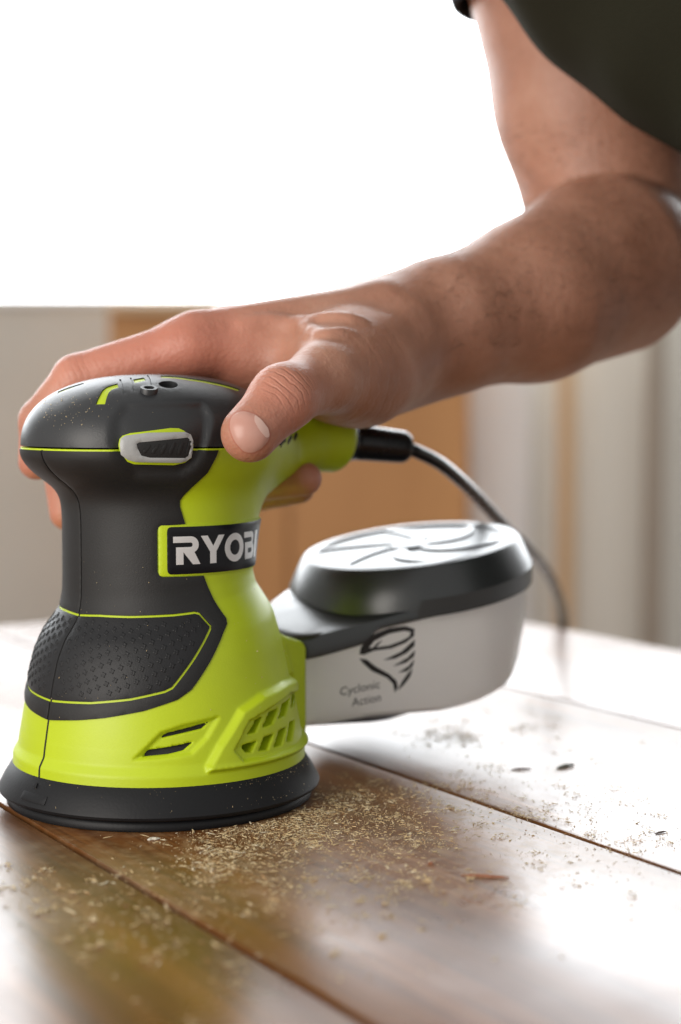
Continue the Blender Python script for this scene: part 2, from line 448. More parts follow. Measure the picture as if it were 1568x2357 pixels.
# ================================================================== TABLE
def wood_build(nt, b):
    L = nt.links.new
    tc = N(nt, 'ShaderNodeTexCoord'); oi = N(nt, 'ShaderNodeObjectInfo')
    vm = N(nt, 'ShaderNodeVectorMath', operation='ADD'); sc_ = N(nt, 'ShaderNodeVectorMath', operation='SCALE')
    cmb = N(nt, 'ShaderNodeCombineXYZ'); cmb.inputs[0].default_value = 1; cmb.inputs[1].default_value = 1; cmb.inputs[2].default_value = 1
    L(cmb.outputs[0], sc_.inputs[0]); mm = N(nt, 'ShaderNodeMath', operation='MULTIPLY'); mm.inputs[1].default_value = 7.3
    L(oi.outputs['Random'], mm.inputs[0]); L(mm.outputs[0], sc_.inputs['Scale'])
    L(tc.outputs['Object'], vm.inputs[0]); L(sc_.outputs[0], vm.inputs[1])
    mp = N(nt, 'ShaderNodeMapping'); mp.inputs['Scale'].default_value = (1.2, 26, 26); L(vm.outputs[0], mp.inputs[0])
    n1 = N(nt, 'ShaderNodeTexNoise'); n1.inputs['Scale'].default_value = 2.2; n1.inputs['Detail'].default_value = 6; n1.inputs['Distortion'].default_value = .6
    L(mp.outputs[0], n1.inputs['Vector'])
    r1 = ramp(nt, [(.25, (.075, .026, .007)), (.46, (.165, .062, .016)), (.62, (.22, .086, .023)), (.8, (.28, .118, .034))])
    L(n1.outputs[0], r1.inputs[0])
    mp2 = N(nt, 'ShaderNodeMapping'); mp2.inputs['Scale'].default_value = (9, 420, 420); L(vm.outputs[0], mp2.inputs[0])
    n2 = N(nt, 'ShaderNodeTexNoise'); n2.inputs['Scale'].default_value = 1.6; n2.inputs['Detail'].default_value = 3; L(mp2.outputs[0], n2.inputs['Vector'])
    r2 = ramp(nt, [(.30, (.45, .42, .40)), (.52, (1, 1, 1))]); L(n2.outputs[0], r2.inputs[0])
    mx = N(nt, 'ShaderNodeMix', data_type='RGBA', blend_type='MULTIPLY'); mx.inputs['Factor'].default_value = .75
    L(r1.outputs[0], mx.inputs['A']); L(r2.outputs[0], mx.inputs['B'])
    # worn, dusty patches
    n3 = N(nt, 'ShaderNodeTexNoise'); n3.inputs['Scale'].default_value = 9; n3.inputs['Detail'].default_value = 7; n3.inputs['Roughness'].default_value = .65
    L(vm.outputs[0], n3.inputs['Vector'])
    r3 = ramp(nt, [(.52, (0, 0, 0)), (.75, (1, 1, 1))]); L(n3.outputs[0], r3.inputs[0])
    fc = N(nt, 'ShaderNodeMath', operation='MULTIPLY'); fc.inputs[1].default_value = .35; L(r3.outputs[0], fc.inputs[0])
    mx2 = N(nt, 'ShaderNodeMix', data_type='RGBA'); L(fc.outputs[0], mx2.inputs['Factor']); L(mx.outputs['Result'], mx2.inputs['A'])
    mx2.inputs['B'].default_value = (.30, .22, .14, 1)
    geo = N(nt, 'ShaderNodeNewGeometry'); gd = ground(740, 1925)
    sb = N(nt, 'ShaderNodeVectorMath', operation='SUBTRACT'); sb.inputs[1].default_value = tuple(gd); L(geo.outputs['Position'], sb.inputs[0])
    ln = N(nt, 'ShaderNodeVectorMath', operation='LENGTH'); L(sb.outputs[0], ln.inputs[0])
    mk = N(nt, 'ShaderNodeMapRange'); mk.inputs[1].default_value = .13; mk.inputs[2].default_value = .01; L(ln.outputs['Value'], mk.inputs[0])
    n5 = N(nt, 'ShaderNodeTexNoise'); n5.inputs['Scale'].default_value = 120; n5.inputs['Detail'].default_value = 8; n5.inputs['Roughness'].default_value = .75; L(geo.outputs['Position'], n5.inputs['Vector'])
    r5 = ramp(nt, [(.47, (0, 0, 0)), (.70, (1, 1, 1))]); L(n5.outputs[0], r5.inputs[0])
    m5 = N(nt, 'ShaderNodeMath', operation='MULTIPLY'); L(mk.outputs[0], m5.inputs[0]); L(r5.outputs[0], m5.inputs[1])
    m6 = N(nt, 'ShaderNodeMath', operation='MULTIPLY'); m6.inputs[1].default_value = .75; L(m5.outputs[0], m6.inputs[0])
    mx3 = N(nt, 'ShaderNodeMix', data_type='RGBA'); L(m6.outputs[0], mx3.inputs['Factor']); L(mx2.outputs['Result'], mx3.inputs['A']); mx3.inputs['B'].default_value = (.52, .38, .21, 1)
    L(mx3.outputs['Result'], b.inputs['Base Color'])
    mr = N(nt, 'ShaderNodeMapRange'); mr.inputs[1].default_value = .3; mr.inputs[2].default_value = .75; mr.inputs[3].default_value = .24; mr.inputs[4].default_value = .40
    L(n3.outputs[0], mr.inputs[0])
    ra = N(nt, 'ShaderNodeMath', operation='MULTIPLY_ADD'); ra.inputs[1].default_value = .45; L(m5.outputs[0], ra.inputs[0]); L(mr.outputs[0], ra.inputs[2]); L(ra.outputs[0], b.inputs['Roughness'])
    bp = N(nt, 'ShaderNodeBump'); bp.inputs['Strength'].default_value = .12; bp.inputs['Distance'].default_value = .0003
    L(n2.outputs[0], bp.inputs['Height'])
    mp4 = N(nt, 'ShaderNodeMapping'); mp4.inputs['Scale'].default_value = (.5, 1, 1); L(vm.outputs[0], mp4.inputs[0])
    n4 = N(nt, 'ShaderNodeTexNoise'); n4.inputs['Scale'].default_value = 16; n4.inputs['Detail'].default_value = 2; L(mp4.outputs[0], n4.inputs['Vector'])
    bp2 = N(nt, 'ShaderNodeBump'); bp2.inputs['Strength'].default_value = .22; bp2.inputs['Distance'].default_value = .004
    L(n4.outputs[0], bp2.inputs['Height']); L(bp.outputs[0], bp2.inputs['Normal']); L(bp2.outputs[0], b.inputs['Normal'])
M['table'] = mat('varnished_brown_wood', (.1, .045, .02), .25, spec=.36, build=wood_build)
g1a, g1b = ground(90, 1905), ground(850, 2357); g2a, g2b = ground(700, 1705), ground(1568, 2010)
e1a, e1b = ground(1215, 1432), ground(1568, 1497); end_p = ground(0, 1440)
dv = [(a - b) / np.linalg.norm(a - b) for a, b in ((g1a, g1b), (g2a, g2b))]
U = (dv[0] + dv[1]); U /= np.linalg.norm(U); Vv = np.array([-U[1], U[0], 0]) * -1
if Vv[0] < 0: Vv = -Vv
s1, s2 = (g1a + g1b) @ Vv / 2, (g2a + g2b) @ Vv / 2
sE = (e1a + e1b) @ Vv / 2; lE = end_p @ U
PW = s2 - s1
ang = math.atan2(U[1], U[0])
table = empty('wooden_table', (0, 0, 0), ang)
tag(table, 'dark brown varnished plank table top covered in sawdust', 'table')
# in the table frame: x along the planks, y to the left; sideways position s = -y
nfar = max(1, round((sE - s2) / PW)); wfar = (sE - s2) / nfar
cuts = [s1 - 3 * PW, s1 - 2 * PW, s1 - PW, s1, s2] + [s2 + wfar * (i + 1) for i in range(nfar)]
sgn = -1 if (np.array([-math.sin(ang), math.cos(ang), 0]) @ Vv) < 0 else 1
GAP = .0013
for a, b in zip(cuts[:-1], cuts[1:]):
    ya, yb = sorted((sgn * (a + GAP), sgn * (b - GAP)))
    dz = random.uniform(-.0003, 0.0)
    box('plank', lE - 1.9, lE, ya, yb, -.028, dz if not (a <= 0 <= b) else -.0, M['table'], table, .0011)
ya, yb = sorted((sgn * cuts[0], sgn * cuts[-1]))
M['under'] = mat('dark_under_wood', (.03, .015, .008), .8)
box('rail', lE - 1.88, lE - .01, ya + .01, yb - .01, -.060, -.0285, M['under'], table, .002)
for lx in (lE - 1.84, lE - .12):
    for ly in (ya + .03, yb - .09):
        box('leg', lx, lx + .06, ly, ly + .06, -.749, -.0605, M['under'], table, .003)

# ================================================================== THE SANDER
sander = empty('orbital_sander', (SX, 0, 0), ROT)
tag(sander, 'lime green and charcoal palm sander held down on the table by the hand', 'sander')
# --- body of revolution with an oval head
PZ = np.array([8, 13.5, 20.0, 23.6, 27, 33, 43.6, 52.5, 63, 72, 79, 84, 90, 96, 142.])
PR = np.array([59.6, 59.8, 59.5, 57.4, 56.9, 55.9, 54.0, 52.3, 49.8, 46.5, 42.2, 39.6, 38.4, 38.2, 38.2])
SZ = np.array([0, 113, 118, 121.5, 124.0, 126.7, 129, 131.2, 134, 137, 139.5, 142, 200.]) + np.array([0,1.2,1.2,1.2,1.2,1.2,1.2,1.3,1.4,1.4,1.4,1.4,1.4])
SS = np.array([0, 0, .015, .05, .12, .24, .42, .60, .79, .92, .98, 1, 1.])
def head_R(th):
    c, s = np.abs(np.cos(th)), np.abs(np.sin(th))
    a = np.where(np.cos(th) < 0, 56.5, 51.0)
    return ((c / a) ** 2.25 + (s / 45.5) ** 2.25) ** (-1 / 2.25)
# smooth profile tables
_zt = np.linspace(5, 205, 801)
def _sm(t, n=9):
    k = np.ones(n) / n; p = np.pad(t, n, mode='edge'); return np.convolve(np.convolve(p, k, 'same'), k, 'same')[n:-n]
_pw = np.interp(_zt, PZ, PR); _pr = np.where(_zt < 30, _sm(_pw, 2), _sm(_pw, 9)); _ss = _sm(np.interp(_zt, SZ, SS), 11)
POLYS = {}                               # chart polygons, filled in below (u = theta*50, v = z)
US = 50.0
def smooth01(x): x = np.clip(x, 0, 1); return x * x * (3 - 2 * x)
def r_base(th, z):
    c = np.cos(th)
    zz = z - 6.0 * c * np.exp(-((z - 80) / 16.0) ** 2)
    r0 = np.interp(zz, _zt, _pr); s = np.interp(z, _zt, _ss)
    return r0 + (head_R(th) - r0) * s
def disp(th, z):
    u = np.asarray(th) * US; v = np.asarray(z); d = np.zeros(u.shape)
    for nm, amt, wd in (('collar', 3.0, 2.4), ('lattice_recess', -2.0, 1.4), ('slot_recess', -1.6, 1.8), ('switch_recess', -2.3, 3.2)):
        if nm not in POLYS: continue
        P = POLYS[nm]
        m = (u > P[:, 0].min() - 6) & (u < P[:, 0].max() + 6) & (v > P[:, 1].min() - 6) & (v < P[:, 1].max() + 6)
        if m.any():
            sd = poly_sd(u[m], v[m], P)
            d[m] += amt * smooth01(.5 - sd / wd)
    return d
def r_out(th, z): return r_base(th, z) + disp(th, z)
TAIL = [((20, 0, 124), 20), ((52, 0, 139), 16.0), ((76, 0, 143.5), 12.6), ((98, 0, 144), 14.6)]
SLOTS = ['slot_a', 'slot_b'] + ['hole_%s' % c for c in 'abcdefgh']
TAIL_END = 100.5
def f_house(x, y, z, slots=True):
    x = np.asarray(x); rho = np.sqrt(x * x + y * y); th = np.arctan2(y, x)
    r = r_out(th, z)
    dr = (r_base(th, z + 1) - r_base(th, z - 1)) * .5
    d = (rho - r) / np.sqrt(1 + dr * dr)
    d = np.maximum(d, z - 143.5); d = np.maximum(d, 13.0 - z)
    t = 1e9
    for (a, ra), (b, rb) in zip(TAIL[:-1], TAIL[1:]):
        c = cone(x, y, z, a, ra, b, rb); t = c if np.isscalar(t) else smin(t, c, 5)
    pl = (x * .985 - (z - 143) * .17) - TAIL_END
    hh = np.maximum(1.5 - np.abs(t - pl), 0) / 1.5
    t = np.maximum(t, pl) + hh * hh * 1.5 * .25
    d = smin(d, t, 22)
    # dust port block on the rear of the base
    qx, qy, qz = np.abs(x - 48) - 14, np.abs(y) - 17, np.abs(z - 43.5 + .35 * (x - 48)) - 17
    o = np.sqrt(np.maximum(qx, 0) ** 2 + np.maximum(qy, 0) ** 2 + np.maximum(qz, 0) ** 2) + np.minimum(np.maximum(qx, np.maximum(qy, qz)), 0) - 3.5
    d = smin(d, o, 7)
    if slots and 'slot_a' in POLYS:
        u = th * US
        for nm in SLOTS:
            P = POLYS[nm]
            m = (u > P[:, 0].min() - 3) & (u < P[:, 0].max() + 3) & (z > P[:, 1].min() - 3) & (z < P[:, 1].max() + 3) & (rho > 40)
            if m.any():
                sd = poly_sd(u[m], z[m], P) + .1
                sd = np.maximum(sd, (r[m] - 10.0) - rho[m])
                d[m] = np.maximum(d[m], -sd)
    return d
# --- head cover: oval dome
SEAMZ = 143.4
DZ, DN, DM = 28.2, 2.6, 2.2
def f_cap(x, y, z):
    rho = np.sqrt(x * x + y * y); th = np.arctan2(y, x)
    k = rho / head_R(th); h = np.maximum(z - SEAMZ, 0) / DZ
    return ((k ** DN + h ** DM) ** .4 - 1) * 30
def march(f, px, py, tmax=1200, n=160, relax=.7):
    d = w2l_dir(ray(px, py)); o = w2l(CAM[None] * 1000.0)
    t = np.full(len(d), 480.0)
    for _ in range(n):
        p = o + d * t[:, None]
        t = t + np.clip(f(p[:, 0], p[:, 1], p[:, 2]), -20, 20) * relax
    return o + d * t[:, None], t
def to_chart(pts, f=None):
    pts = np.asarray(pts, float)
    f = f or (lambda x, y, z: f_house(x, y, z, False))
    p, t = march(f, pts[:, 0], pts[:, 1])
    th = np.arctan2(p[:, 1], p[:, 0]); th = np.where(th > 0.5, th - 2 * math.pi, th)
    return np.stack([th * US, p[:, 2]], 1)
def Z5(u, v): return ((450 + u / 2.24) * .6638, (2350 + v / 2.24) * .6638)     # close-up of the vents -> photo px
def Z4(u, v): return ((200 + u / 2.24) * .6638, (1230 + v / 2.24) * .6638)     # close-up of the switch
def z5(L): return [Z5(*p) for p in L]
def z4(L): return [Z4(*p) for p in L]
_tmp = {}
_tmp['collar'] = to_chart(z5([(600, 690), (690, 520), (850, 250), (1010, 130), (1180, 40), (1270, -30)]))
_tmp['collar'] = np.vstack([_tmp['collar'], [[-20, 60], [-20, 21.5], [_tmp['collar'][0, 0], 21.5]]])
_tmp['lattice_recess'] = to_chart(z5([(790, 560), (900, 330), (1050, 235), (1200, 120), (1275, 70), (1320, 330), (1290, 520), (1150, 580), (860, 640)]))
_tmp['slot_recess'] = to_chart(z5([(40, 635), (250, 430), (420, 375), (690, 310), (600, 470), (480, 590), (250, 625)]))
sl = dict(slot_a=[(262, 450), (300, 432), (640, 342), (575, 405), (222, 482)],
          slot_b=[(140, 565), (300, 545), (520, 498), (425, 575), (300, 605), (80, 625)],
          hole_a=[(965, 325), (1020, 297), (968, 425), (902, 442)], hole_b=[(1065, 268), (1142, 230), (1097, 360), (1012, 395)],
          hole_c=[(1165, 205), (1228, 150), (1187, 300), (1133, 327)], hole_d=[(1243, 122), (1262, 110), (1256, 225), (1230, 242)],
          hole_e=[(858, 522), (982, 484), (937, 580), (890, 582), (858, 545)], hole_f=[(1030, 460), (1108, 428), (1062, 560), (982, 572)],
          hole_g=[(1140, 410), (1203, 377), (1167, 525), (1102, 546)], hole_h=[(1223, 345), (1266, 318), (1242, 490), (1198, 502)])
for k, L in sl.items(): _tmp[k] = to_chart(z5(L))
def f_both(x, y, z): return np.minimum(f_house(x, y, z, False), f_cap(x, y, z) + 400 * (z < SEAMZ))
_tmp['switch_recess'] = to_chart(z4([(440, 500), (520, 400), (1130, 390), (1180, 480), (1150, 700), (1060, 860), (960, 930), (580, 930), (480, 820), (430, 700)]), f_both)
POLYS.update(_tmp)

V, F = surface_nets(f_house, (-72, -72, 8), (122, 72, 168), .72)
housing = fast_mesh('housing', V, F, M['green'], sander)
print('housing', len(V))

def surf_point(th, z):
    """distance of the moulded surface from the axis, blended tail included"""
    rho = r_out(th, z) + 1.0
    for _ in range(14):
        f0 = f_house(rho * np.cos(th), rho * np.sin(th), z, False)
        rho = rho - np.clip(f0, -2, 2) * .8
    return rho
def place_side(uv, off):
    th = uv[:, 0] / US; z = uv[:, 1]
    zb = np.minimum(z, 143.0)
    rho = surf_point(th, zb)
    e = .4
    # outward normal in the (radial, z) plane and along theta, from finite differences of the smooth surface
    zm = np.clip(zb, 16, 142.6)
    drz = (r_out(th, zm + e) - r_out(th, zm - e)) / (2 * e)
    drt = (r_out(th + e / US, zm) - r_out(th - e / US, zm)) / (2 * e / US) / np.maximum(rho, 1)
    n = np.stack([np.ones_like(rho), -drt, -drz], 1); n /= np.linalg.norm(n, axis=1, keepdims=True)
    off = np.asarray(off)
    er = np.stack([np.cos(th), np.sin(th), 0 * th], 1); et = np.stack([-np.sin(th), np.cos(th), 0 * th], 1)
    p = er * rho[:, None]; p[:, 2] = zb
    return p + (er * n[:, :1] + et * n[:, 1:2] + np.array([0, 0, 1.]) * n[:, 2:]) * off[:, None]
def mirror(P): P = np.asarray(P).copy(); P[:, 0] = -2 * math.pi * US - P[:, 0]; return P[::-1]

SEAM = -math.pi * US + .42               # half of the dark gap on the front centre line
def clip_seam(P): P = np.asarray(P).copy(); P[:, 0] = np.maximum(P[:, 0], SEAM); return P
# --- charcoal grip shell, near half
edge_px = [(498, 1047), (476, 1088), (422, 1140), (414, 1152), (414, 1166), (426, 1206), (373, 1210), (362, 1219), (363, 1318), (372, 1328),
           (468, 1325), (484, 1365), (520, 1424), (522, 1436), (512, 1460), (452, 1572), (440, 1588), (408, 1611), (330, 1637), (240, 1653), (180, 1658), (121, 1659)]
E = to_chart(edge_px)
top_right = E[0].copy(); top_right[1] = 142.8
shell_out = np.vstack([[[SEAM, 142.8]], [[top_right[0] + .8, 142.8]], E[:-1], [[SEAM, E[-1, 1]]]])
pad_px = [(168, 1411), (230, 1415), (300, 1418), (400, 1414), (447, 1408), (459, 1411), (486, 1441), (486, 1449), (478, 1466), (408, 1574), (398, 1586), (380, 1595), (300, 1613), (210, 1621), (126, 1617)]
Pd = to_chart(pad_px)
pad_hole = np.vstack([[[SEAM, Pd[0, 1]]], Pd[1:-1], [[SEAM, Pd[-1, 1]]]])
# the shell surrounds the tread pad: split it above and below so it keeps the seam edge
k_right = int(np.argmax(pad_hole[:, 0]))
up_part = np.vstack([[[SEAM, 142.8]], [[top_right[0] + .8, 142.8]], E[:-1], [[SEAM, E[-1, 1]]], [[SEAM, pad_hole[-1, 1]]], pad_hole[-2:0:-1], [[SEAM, pad_hole[0, 1]]]])
shell = panel('grip_shell', up_part, place_side, M['dark'], sander, off=.75, depth=1.6, step=1.8)
shell2 = panel('grip_shell', mirror(up_part), place_side, M['dark'], sander, off=.75, depth=1.6, step=1.8)
pad_in = np.vstack([[[SEAM, pad_hole[0, 1] - .8]], inset(pad_hole, .85)[1:-1], [[SEAM, pad_hole[-1, 1] + .8]]])
pad_in = clip_seam(pad_in)
tread = panel('grip_pad', pad_in, place_side, M['tread'], sander, off=.62, depth=1.4, step=1.8)
tread2 = panel('grip_pad', mirror(pad_in), place_side, M['tread'], sander, off=.62, depth=1.4, step=1.8)
# raised four-lobed studs on the tread pad
def studs(poly, parent):
    Vs, Fs = [], []
    a = math.radians(24); su, sv = 3.6, 3.6
    lo = poly.min(0) - 5; hi = poly.max(0) + 5
    cen = []
    for i in range(-60, 60):
        for j in range(-60, 60):
            cu = lo[0] + (i * math.cos(a) - j * math.sin(a)) * su; cv = lo[1] + (i * math.sin(a) + j * math.cos(a)) * sv
            if lo[0] < cu < hi[0] and lo[1] < cv < hi[1] and (i + j) % 1 == 0: cen.append((cu, cv))
    cen = np.array(cen); cen = cen[poly_sd(cen[:, 0], cen[:, 1], poly) < -2.0]
    k = 16
    ring = []
    for q in range(k):
        t = 2 * math.pi * q / k; r = .92 + .30 * math.cos(4 * t)
        ring.append((r * math.cos(t + .4), r * math.sin(t + .4)))
    ring = np.array(ring)
    uv0 = (cen[:, None, :] + ring[None] * 1.12).reshape(-1, 2); uv1 = (cen[:, None, :] + ring[None] * .86).reshape(-1, 2)
    uvi = (cen[:, None, :] + ring[None] * .38).reshape(-1, 2)
    n = len(uv0)
    P = np.vstack([place_side(uv0, np.full(n, .5)), place_side(uv1, np.full(n, .88)), place_side(uvi, np.full(n, .70))])
    Fq = []
    for c in range(len(cen)):
        for q in range(k):
            a0 = c * k + q; a1 = c * k + (q + 1) % k
            Fq.append((a0, a1, n + a1, n + a0)); Fq.append((n + a0, n + a1, 2 * n + a1, 2 * n + a0))
        Fq.append(tuple(2 * n + c * k + q for q in range(k)))
    o = link('grip_studs', P, Fq, M['tread'], parent); tag(o, kind='stuff')
studs(pad_in, tread); studs(mirror(pad_in), tread2)

SLW = .42
panel('seam_line', [(-math.pi * US - SLW, 13.2), (-math.pi * US + SLW, 13.2), (-math.pi * US + SLW, 143.0), (-math.pi * US - SLW, 143.0)], place_side, M['hollow'], sander, off=.12, depth=.5, step=5, edge=1.5, soft=0)
# --- name plate and lettering
TH_CAM = -math.radians(180 - 50.3)       # chart angle that faces the camera
pl_px = [(384, 1216), (470, 1211), (560, 1199), (577, 1195)]
PlT = to_chart(pl_px[:3]); PlB = to_chart([(384, 1324), (470, 1319), (560, 1306)])
zt, zb_ = PlT[:, 1].mean(), PlB[:, 1].mean()
zt0, zb0 = zt, zb_
uL = PlT[0, 0]; uR = uL + 68 * 1.0 * (US / 38.2) * .92
plate = panel('name_plate', rounded([(uL, zb_), (uR, zb_), (uR, zt), (uL, zt)], 2.2), place_side, M['plate'], sander, off=1.3, depth=1.2, step=1.6)
tabp = panel('name_tab', rounded([(uL - 4.2, zb_ - .6), (uR, zb_ - .6), (uR, zt + .6), (uL - 4.2, zt + .6)], 1.6), place_side, M['green'], sander, off=.85, depth=1.4, step=1.6)
kU = US / 39.3                           # mm on the neck -> chart u
def arc(cx, cy, rx, ry, a0, a1, n=14):
    return [(cx + rx * math.cos(math.radians(a0 + (a1 - a0) * i / n)), cy + ry * math.sin(math.radians(a0 + (a1 - a0) * i / n))) for i in range(n + 1)]
# letters in a 0..1 tall box, width in the same unit
Hl = 10.9
LET = []
R_ = [(0, 1), (.62, 1)] + arc(.62, .70, .30, .30, 85, -62, 10) + [(.98, 0), (.70, 0), (.36, .44), (.36, 0), (.10, 0), (.10, .62), (.62, .62)] + arc(.62, .70, .075, .08, -80, 80, 6) + [(.62, .78), (0, .78)]
Y_ = [(0, 1), (.27, 1), (.50, .62), (.73, 1), (1.0, 1), (.63, .42), (.63, 0), (.37, 0), (.37, .42)]
O_ = arc(.53, .5, .53, .52, 0, 354, 40); O_h = arc(.53, .5, .275, .275, 0, 350, 30)
B_ = [(0, 1), (.56, 1)] + arc(.56, .755, .24, .245, 80, -40, 8) + arc(.60, .29, .30, .29, 50, -85, 9) + [(.06, 0), (.06, .62), (.58, .62)] + arc(.56, .70, .08, .08, -70, 70, 5) + [(.56, .79), (0, .79)]
B_h = [(.30, .22), (.56, .22)] + arc(.57, .31, .09, .09, -80, 80, 5) + [(.56, .40), (.30, .40)]
I_ = [(0, 0), (.27, 0), (.27, 1), (0, 1)]
x0 = uL + 2.3 * kU; zl = (zt + zb_) / 2 - Hl / 2
adv = 0.
for nm, poly, hole, w in (('R', R_, None, .98), ('Y', Y_, None, 1.0), ('O', O_, O_h, 1.06), ('B', B_, B_h, .92), ('I', I_, None, .27)):
    mp = lambda L: np.array([(x0 + (adv + p[0]) * Hl * kU * 1.02, zl + p[1] * Hl) for p in L])
    panel('letter', mp(poly), place_side, M['silver'], plate, off=1.4, depth=.25, holes=[mp(hole)] if hole else (), step=1.5, edge=.5, soft=.02)
    adv += w + (.02 if nm in 'RY' else .06)

# --- head cover with its hole and recessed marks (disc chart: angle and arc position)
_tt = np.linspace(0, 1, 400)
_pk = np.sin(_tt * math.pi / 2) ** (2 / DN); _ph = np.cos(_tt * math.pi / 2) ** (2 / DM)
_len = np.concatenate([[0], np.cumsum(np.hypot(np.diff(_pk) * 56, np.diff(_ph) * DZ))]); _len /= _len[-1]
CS = 62.0                                # disc chart radius
def cap_uv(P):
    rho = np.hypot(P[:, 0], P[:, 1]); th = np.arctan2(P[:, 1], P[:, 0]); k = np.clip(rho / head_R(th), 0, 1)
    s = np.interp(k, _pk, _len) * CS
    return np.stack([s * np.cos(th), s * np.sin(th)], 1)
def cap_pos(uv):
    s = np.clip(np.hypot(uv[:, 0], uv[:, 1]) / CS, 0, 1); th = np.arctan2(uv[:, 1], uv[:, 0])
    k = np.interp(s, _len, _pk) * head_R(th); h = np.interp(s, _len, _ph)
    z = SEAMZ + .75 + DZ * h
    k = k + np.where(z < 166, disp(th, z), 0)
    return np.stack([k * np.cos(th), k * np.sin(th), z], 1)
def place_cap(uv, off):
    e = .15
    r = np.hypot(uv[:, 0], uv[:, 1]); q = uv * np.minimum(1, (CS - .4) / np.maximum(r, 1e-6))[:, None]
    a = cap_pos(q + [e, 0]) - cap_pos(q - [e, 0]); b = cap_pos(q + [0, e]) - cap_pos(q - [0, e])
    n = np.cross(a, b); n /= np.maximum(np.linalg.norm(n, axis=1, keepdims=True), 1e-9)
    return cap_pos(uv) + n * np.asarray(off)[:, None]
def cap_px(L):
    L = np.asarray(L, float); p, t = march(f_cap, L[:, 0], L[:, 1]); return cap_uv(p)
disc = np.array([(CS * math.cos(a), CS * math.sin(a)) for a in np.linspace(0, 2 * math.pi, 240, endpoint=False)])
def ell_px(cx, cy, rx, ry, n=28): return [(cx + rx * math.cos(2 * math.pi * i / n), cy + ry * math.sin(2 * math.pi * i / n)) for i in range(n)]
hole_c = cap_px([(388, 888)])[0]; boss_c = cap_px([(343, 904)])[0]
circ = lambda c, r, n=28: np.array([(c[0] + r * math.cos(2 * math.pi * i / n), c[1] + r * math.sin(2 * math.pi * i / n)) for i in range(n)])
mark_px = dict(
    curl=z4([(295, 400), (325, 330), (345, 292), (380, 262), (465, 236), (472, 268), (420, 285), (395, 310), (380, 350), (368, 398)]),
    block=z4([(583, 205), (672, 190), (684, 214), (600, 232)]),
    slit_a=z4([(478, 205), (492, 203), (520, 318), (508, 318)]),
    slit_b=z4([(560, 192), (572, 190), (594, 296), (582, 296)]),
    slit_c=z4([(690, 172), (703, 172), (732, 250), (720, 250)]),
    line=z4([(800, 175), (900, 178), (1040, 196), (1200, 222), (1330, 252), (1420, 282), (1400, 294), (1320, 270), (1190, 240), (1030, 214), (900, 196), (806, 194)]),
    line_front=z4([(0, 300), (100, 262), (200, 232), (207, 238), (105, 272), (0, 314)]))
marks = {k: cap_px(v) for k, v in mark_px.items()}
cap = panel('head_cover', disc, place_cap, M['cap'], sander, off=0., depth=2.5, holes=[circ(hole_c, 4.0)] + list(marks.values()), step=1.5, edge=.8, soft=.12)
for k, P in marks.items():
    c = P.mean(0); Q = c + (P - c) * 1.08
    panel('inlay' if 'slit' not in k else 'groove', Q, place_cap, M['green'] if 'slit' not in k else M['cap'], cap, off=-.55, depth=.6, step=1.2, edge=.6, soft=.05)
panel('screw_hole', circ(hole_c, 4.3), place_cap, M['hollow'], cap, off=-2.2, depth=.3, step=1.2)
# little ring boss
bc = place_cap(boss_c[None], np.array([0.]))[0]; bn = place_cap(boss_c[None], np.array([1.]))[0] - bc
def ring_on(name, c, n, prof, material, parent, seg=36):
    n = n / np.linalg.norm(n); u = np.cross(n, [1., 0, 0]); u /= np.linalg.norm(u); w = np.cross(n, u)
    V, F = [], []; m = len(prof)
    for i in range(seg):
        a = 2 * math.pi * i / seg; d = math.cos(a) * u + math.sin(a) * w
        for r, z in prof: V.append(c + d * r + n * z)
    for i in range(seg):
        j = (i + 1) % seg
        for k in range(m - 1): F.append((i * m + k, i * m + k + 1, j * m + k + 1, j * m + k))
    o = link(name, V, F, material, parent); o.data.set_sharp_from_angle(angle=math.radians(40)); return o
bdir = (bn / np.linalg.norm(bn) * .6 + np.array([0, 0, .4]))
ring_on('ring_boss', bc, bdir, [(3.4, -1.5), (3.4, 1.1), (3.25, 1.35), (2.15, 1.35), (1.9, 1.1), (1.9, -.6), (0.02, -.6)], M['cap'], cap)

# --- slide switch on the head
def place_sw(uv, off):
    th = uv[:, 0] / US; z = uv[:, 1]
    zz = np.clip(z, 120, 165)
    k = np.where(zz > SEAMZ, (np.clip(1 - (np.maximum(zz - SEAMZ, 0) / DZ) ** DM, 0, 1)) ** (1 / DN), 1.)
    r = np.where(zz > SEAMZ, head_R(th) * k, r_base(th, zz)) - 1.6
    e = .5
    return np.stack([(r + off) * np.cos(th), (r + off) * np.sin(th), z], 1)
def swc(L): return to_chart(z4(L), f_both)
rim = swc([(488, 690), (495, 650), (530, 628), (700, 606), (990, 600), (1030, 618), (1048, 665), (1048, 720), (1022, 795), (985, 825), (940, 838), (620, 832), (560, 815), (510, 775), (490, 735)])
ins = swc([(616, 692), (640, 680), (1005, 643), (1022, 655), (1022, 730), (1000, 785), (975, 801), (720, 798), (660, 782), (625, 730)])
outl = swc([(468, 700), (476, 655), (500, 630), (560, 610), (880, 570), (945, 572), (985, 590), (1045, 640), (1060, 700), (1030, 800), (980, 838), (900, 857), (600, 850), (550, 830), (490, 745)])
switch = empty('power_switch'); switch.parent = sander
outl_o = panel('surround', outl, place_sw, M['green'], switch, off=.95, depth=4, step=1.5, soft=.1)
rim_o = panel('rocker', rim, place_sw, M['grey'], switch, off=3.0, depth=6, holes=[ins], step=1.2, edge=.6, soft=.55)
ins_o = panel('insert', inset(ins, -.25), place_sw, M['dark'], switch, off=2.3, depth=3, step=1.2, soft=.1)
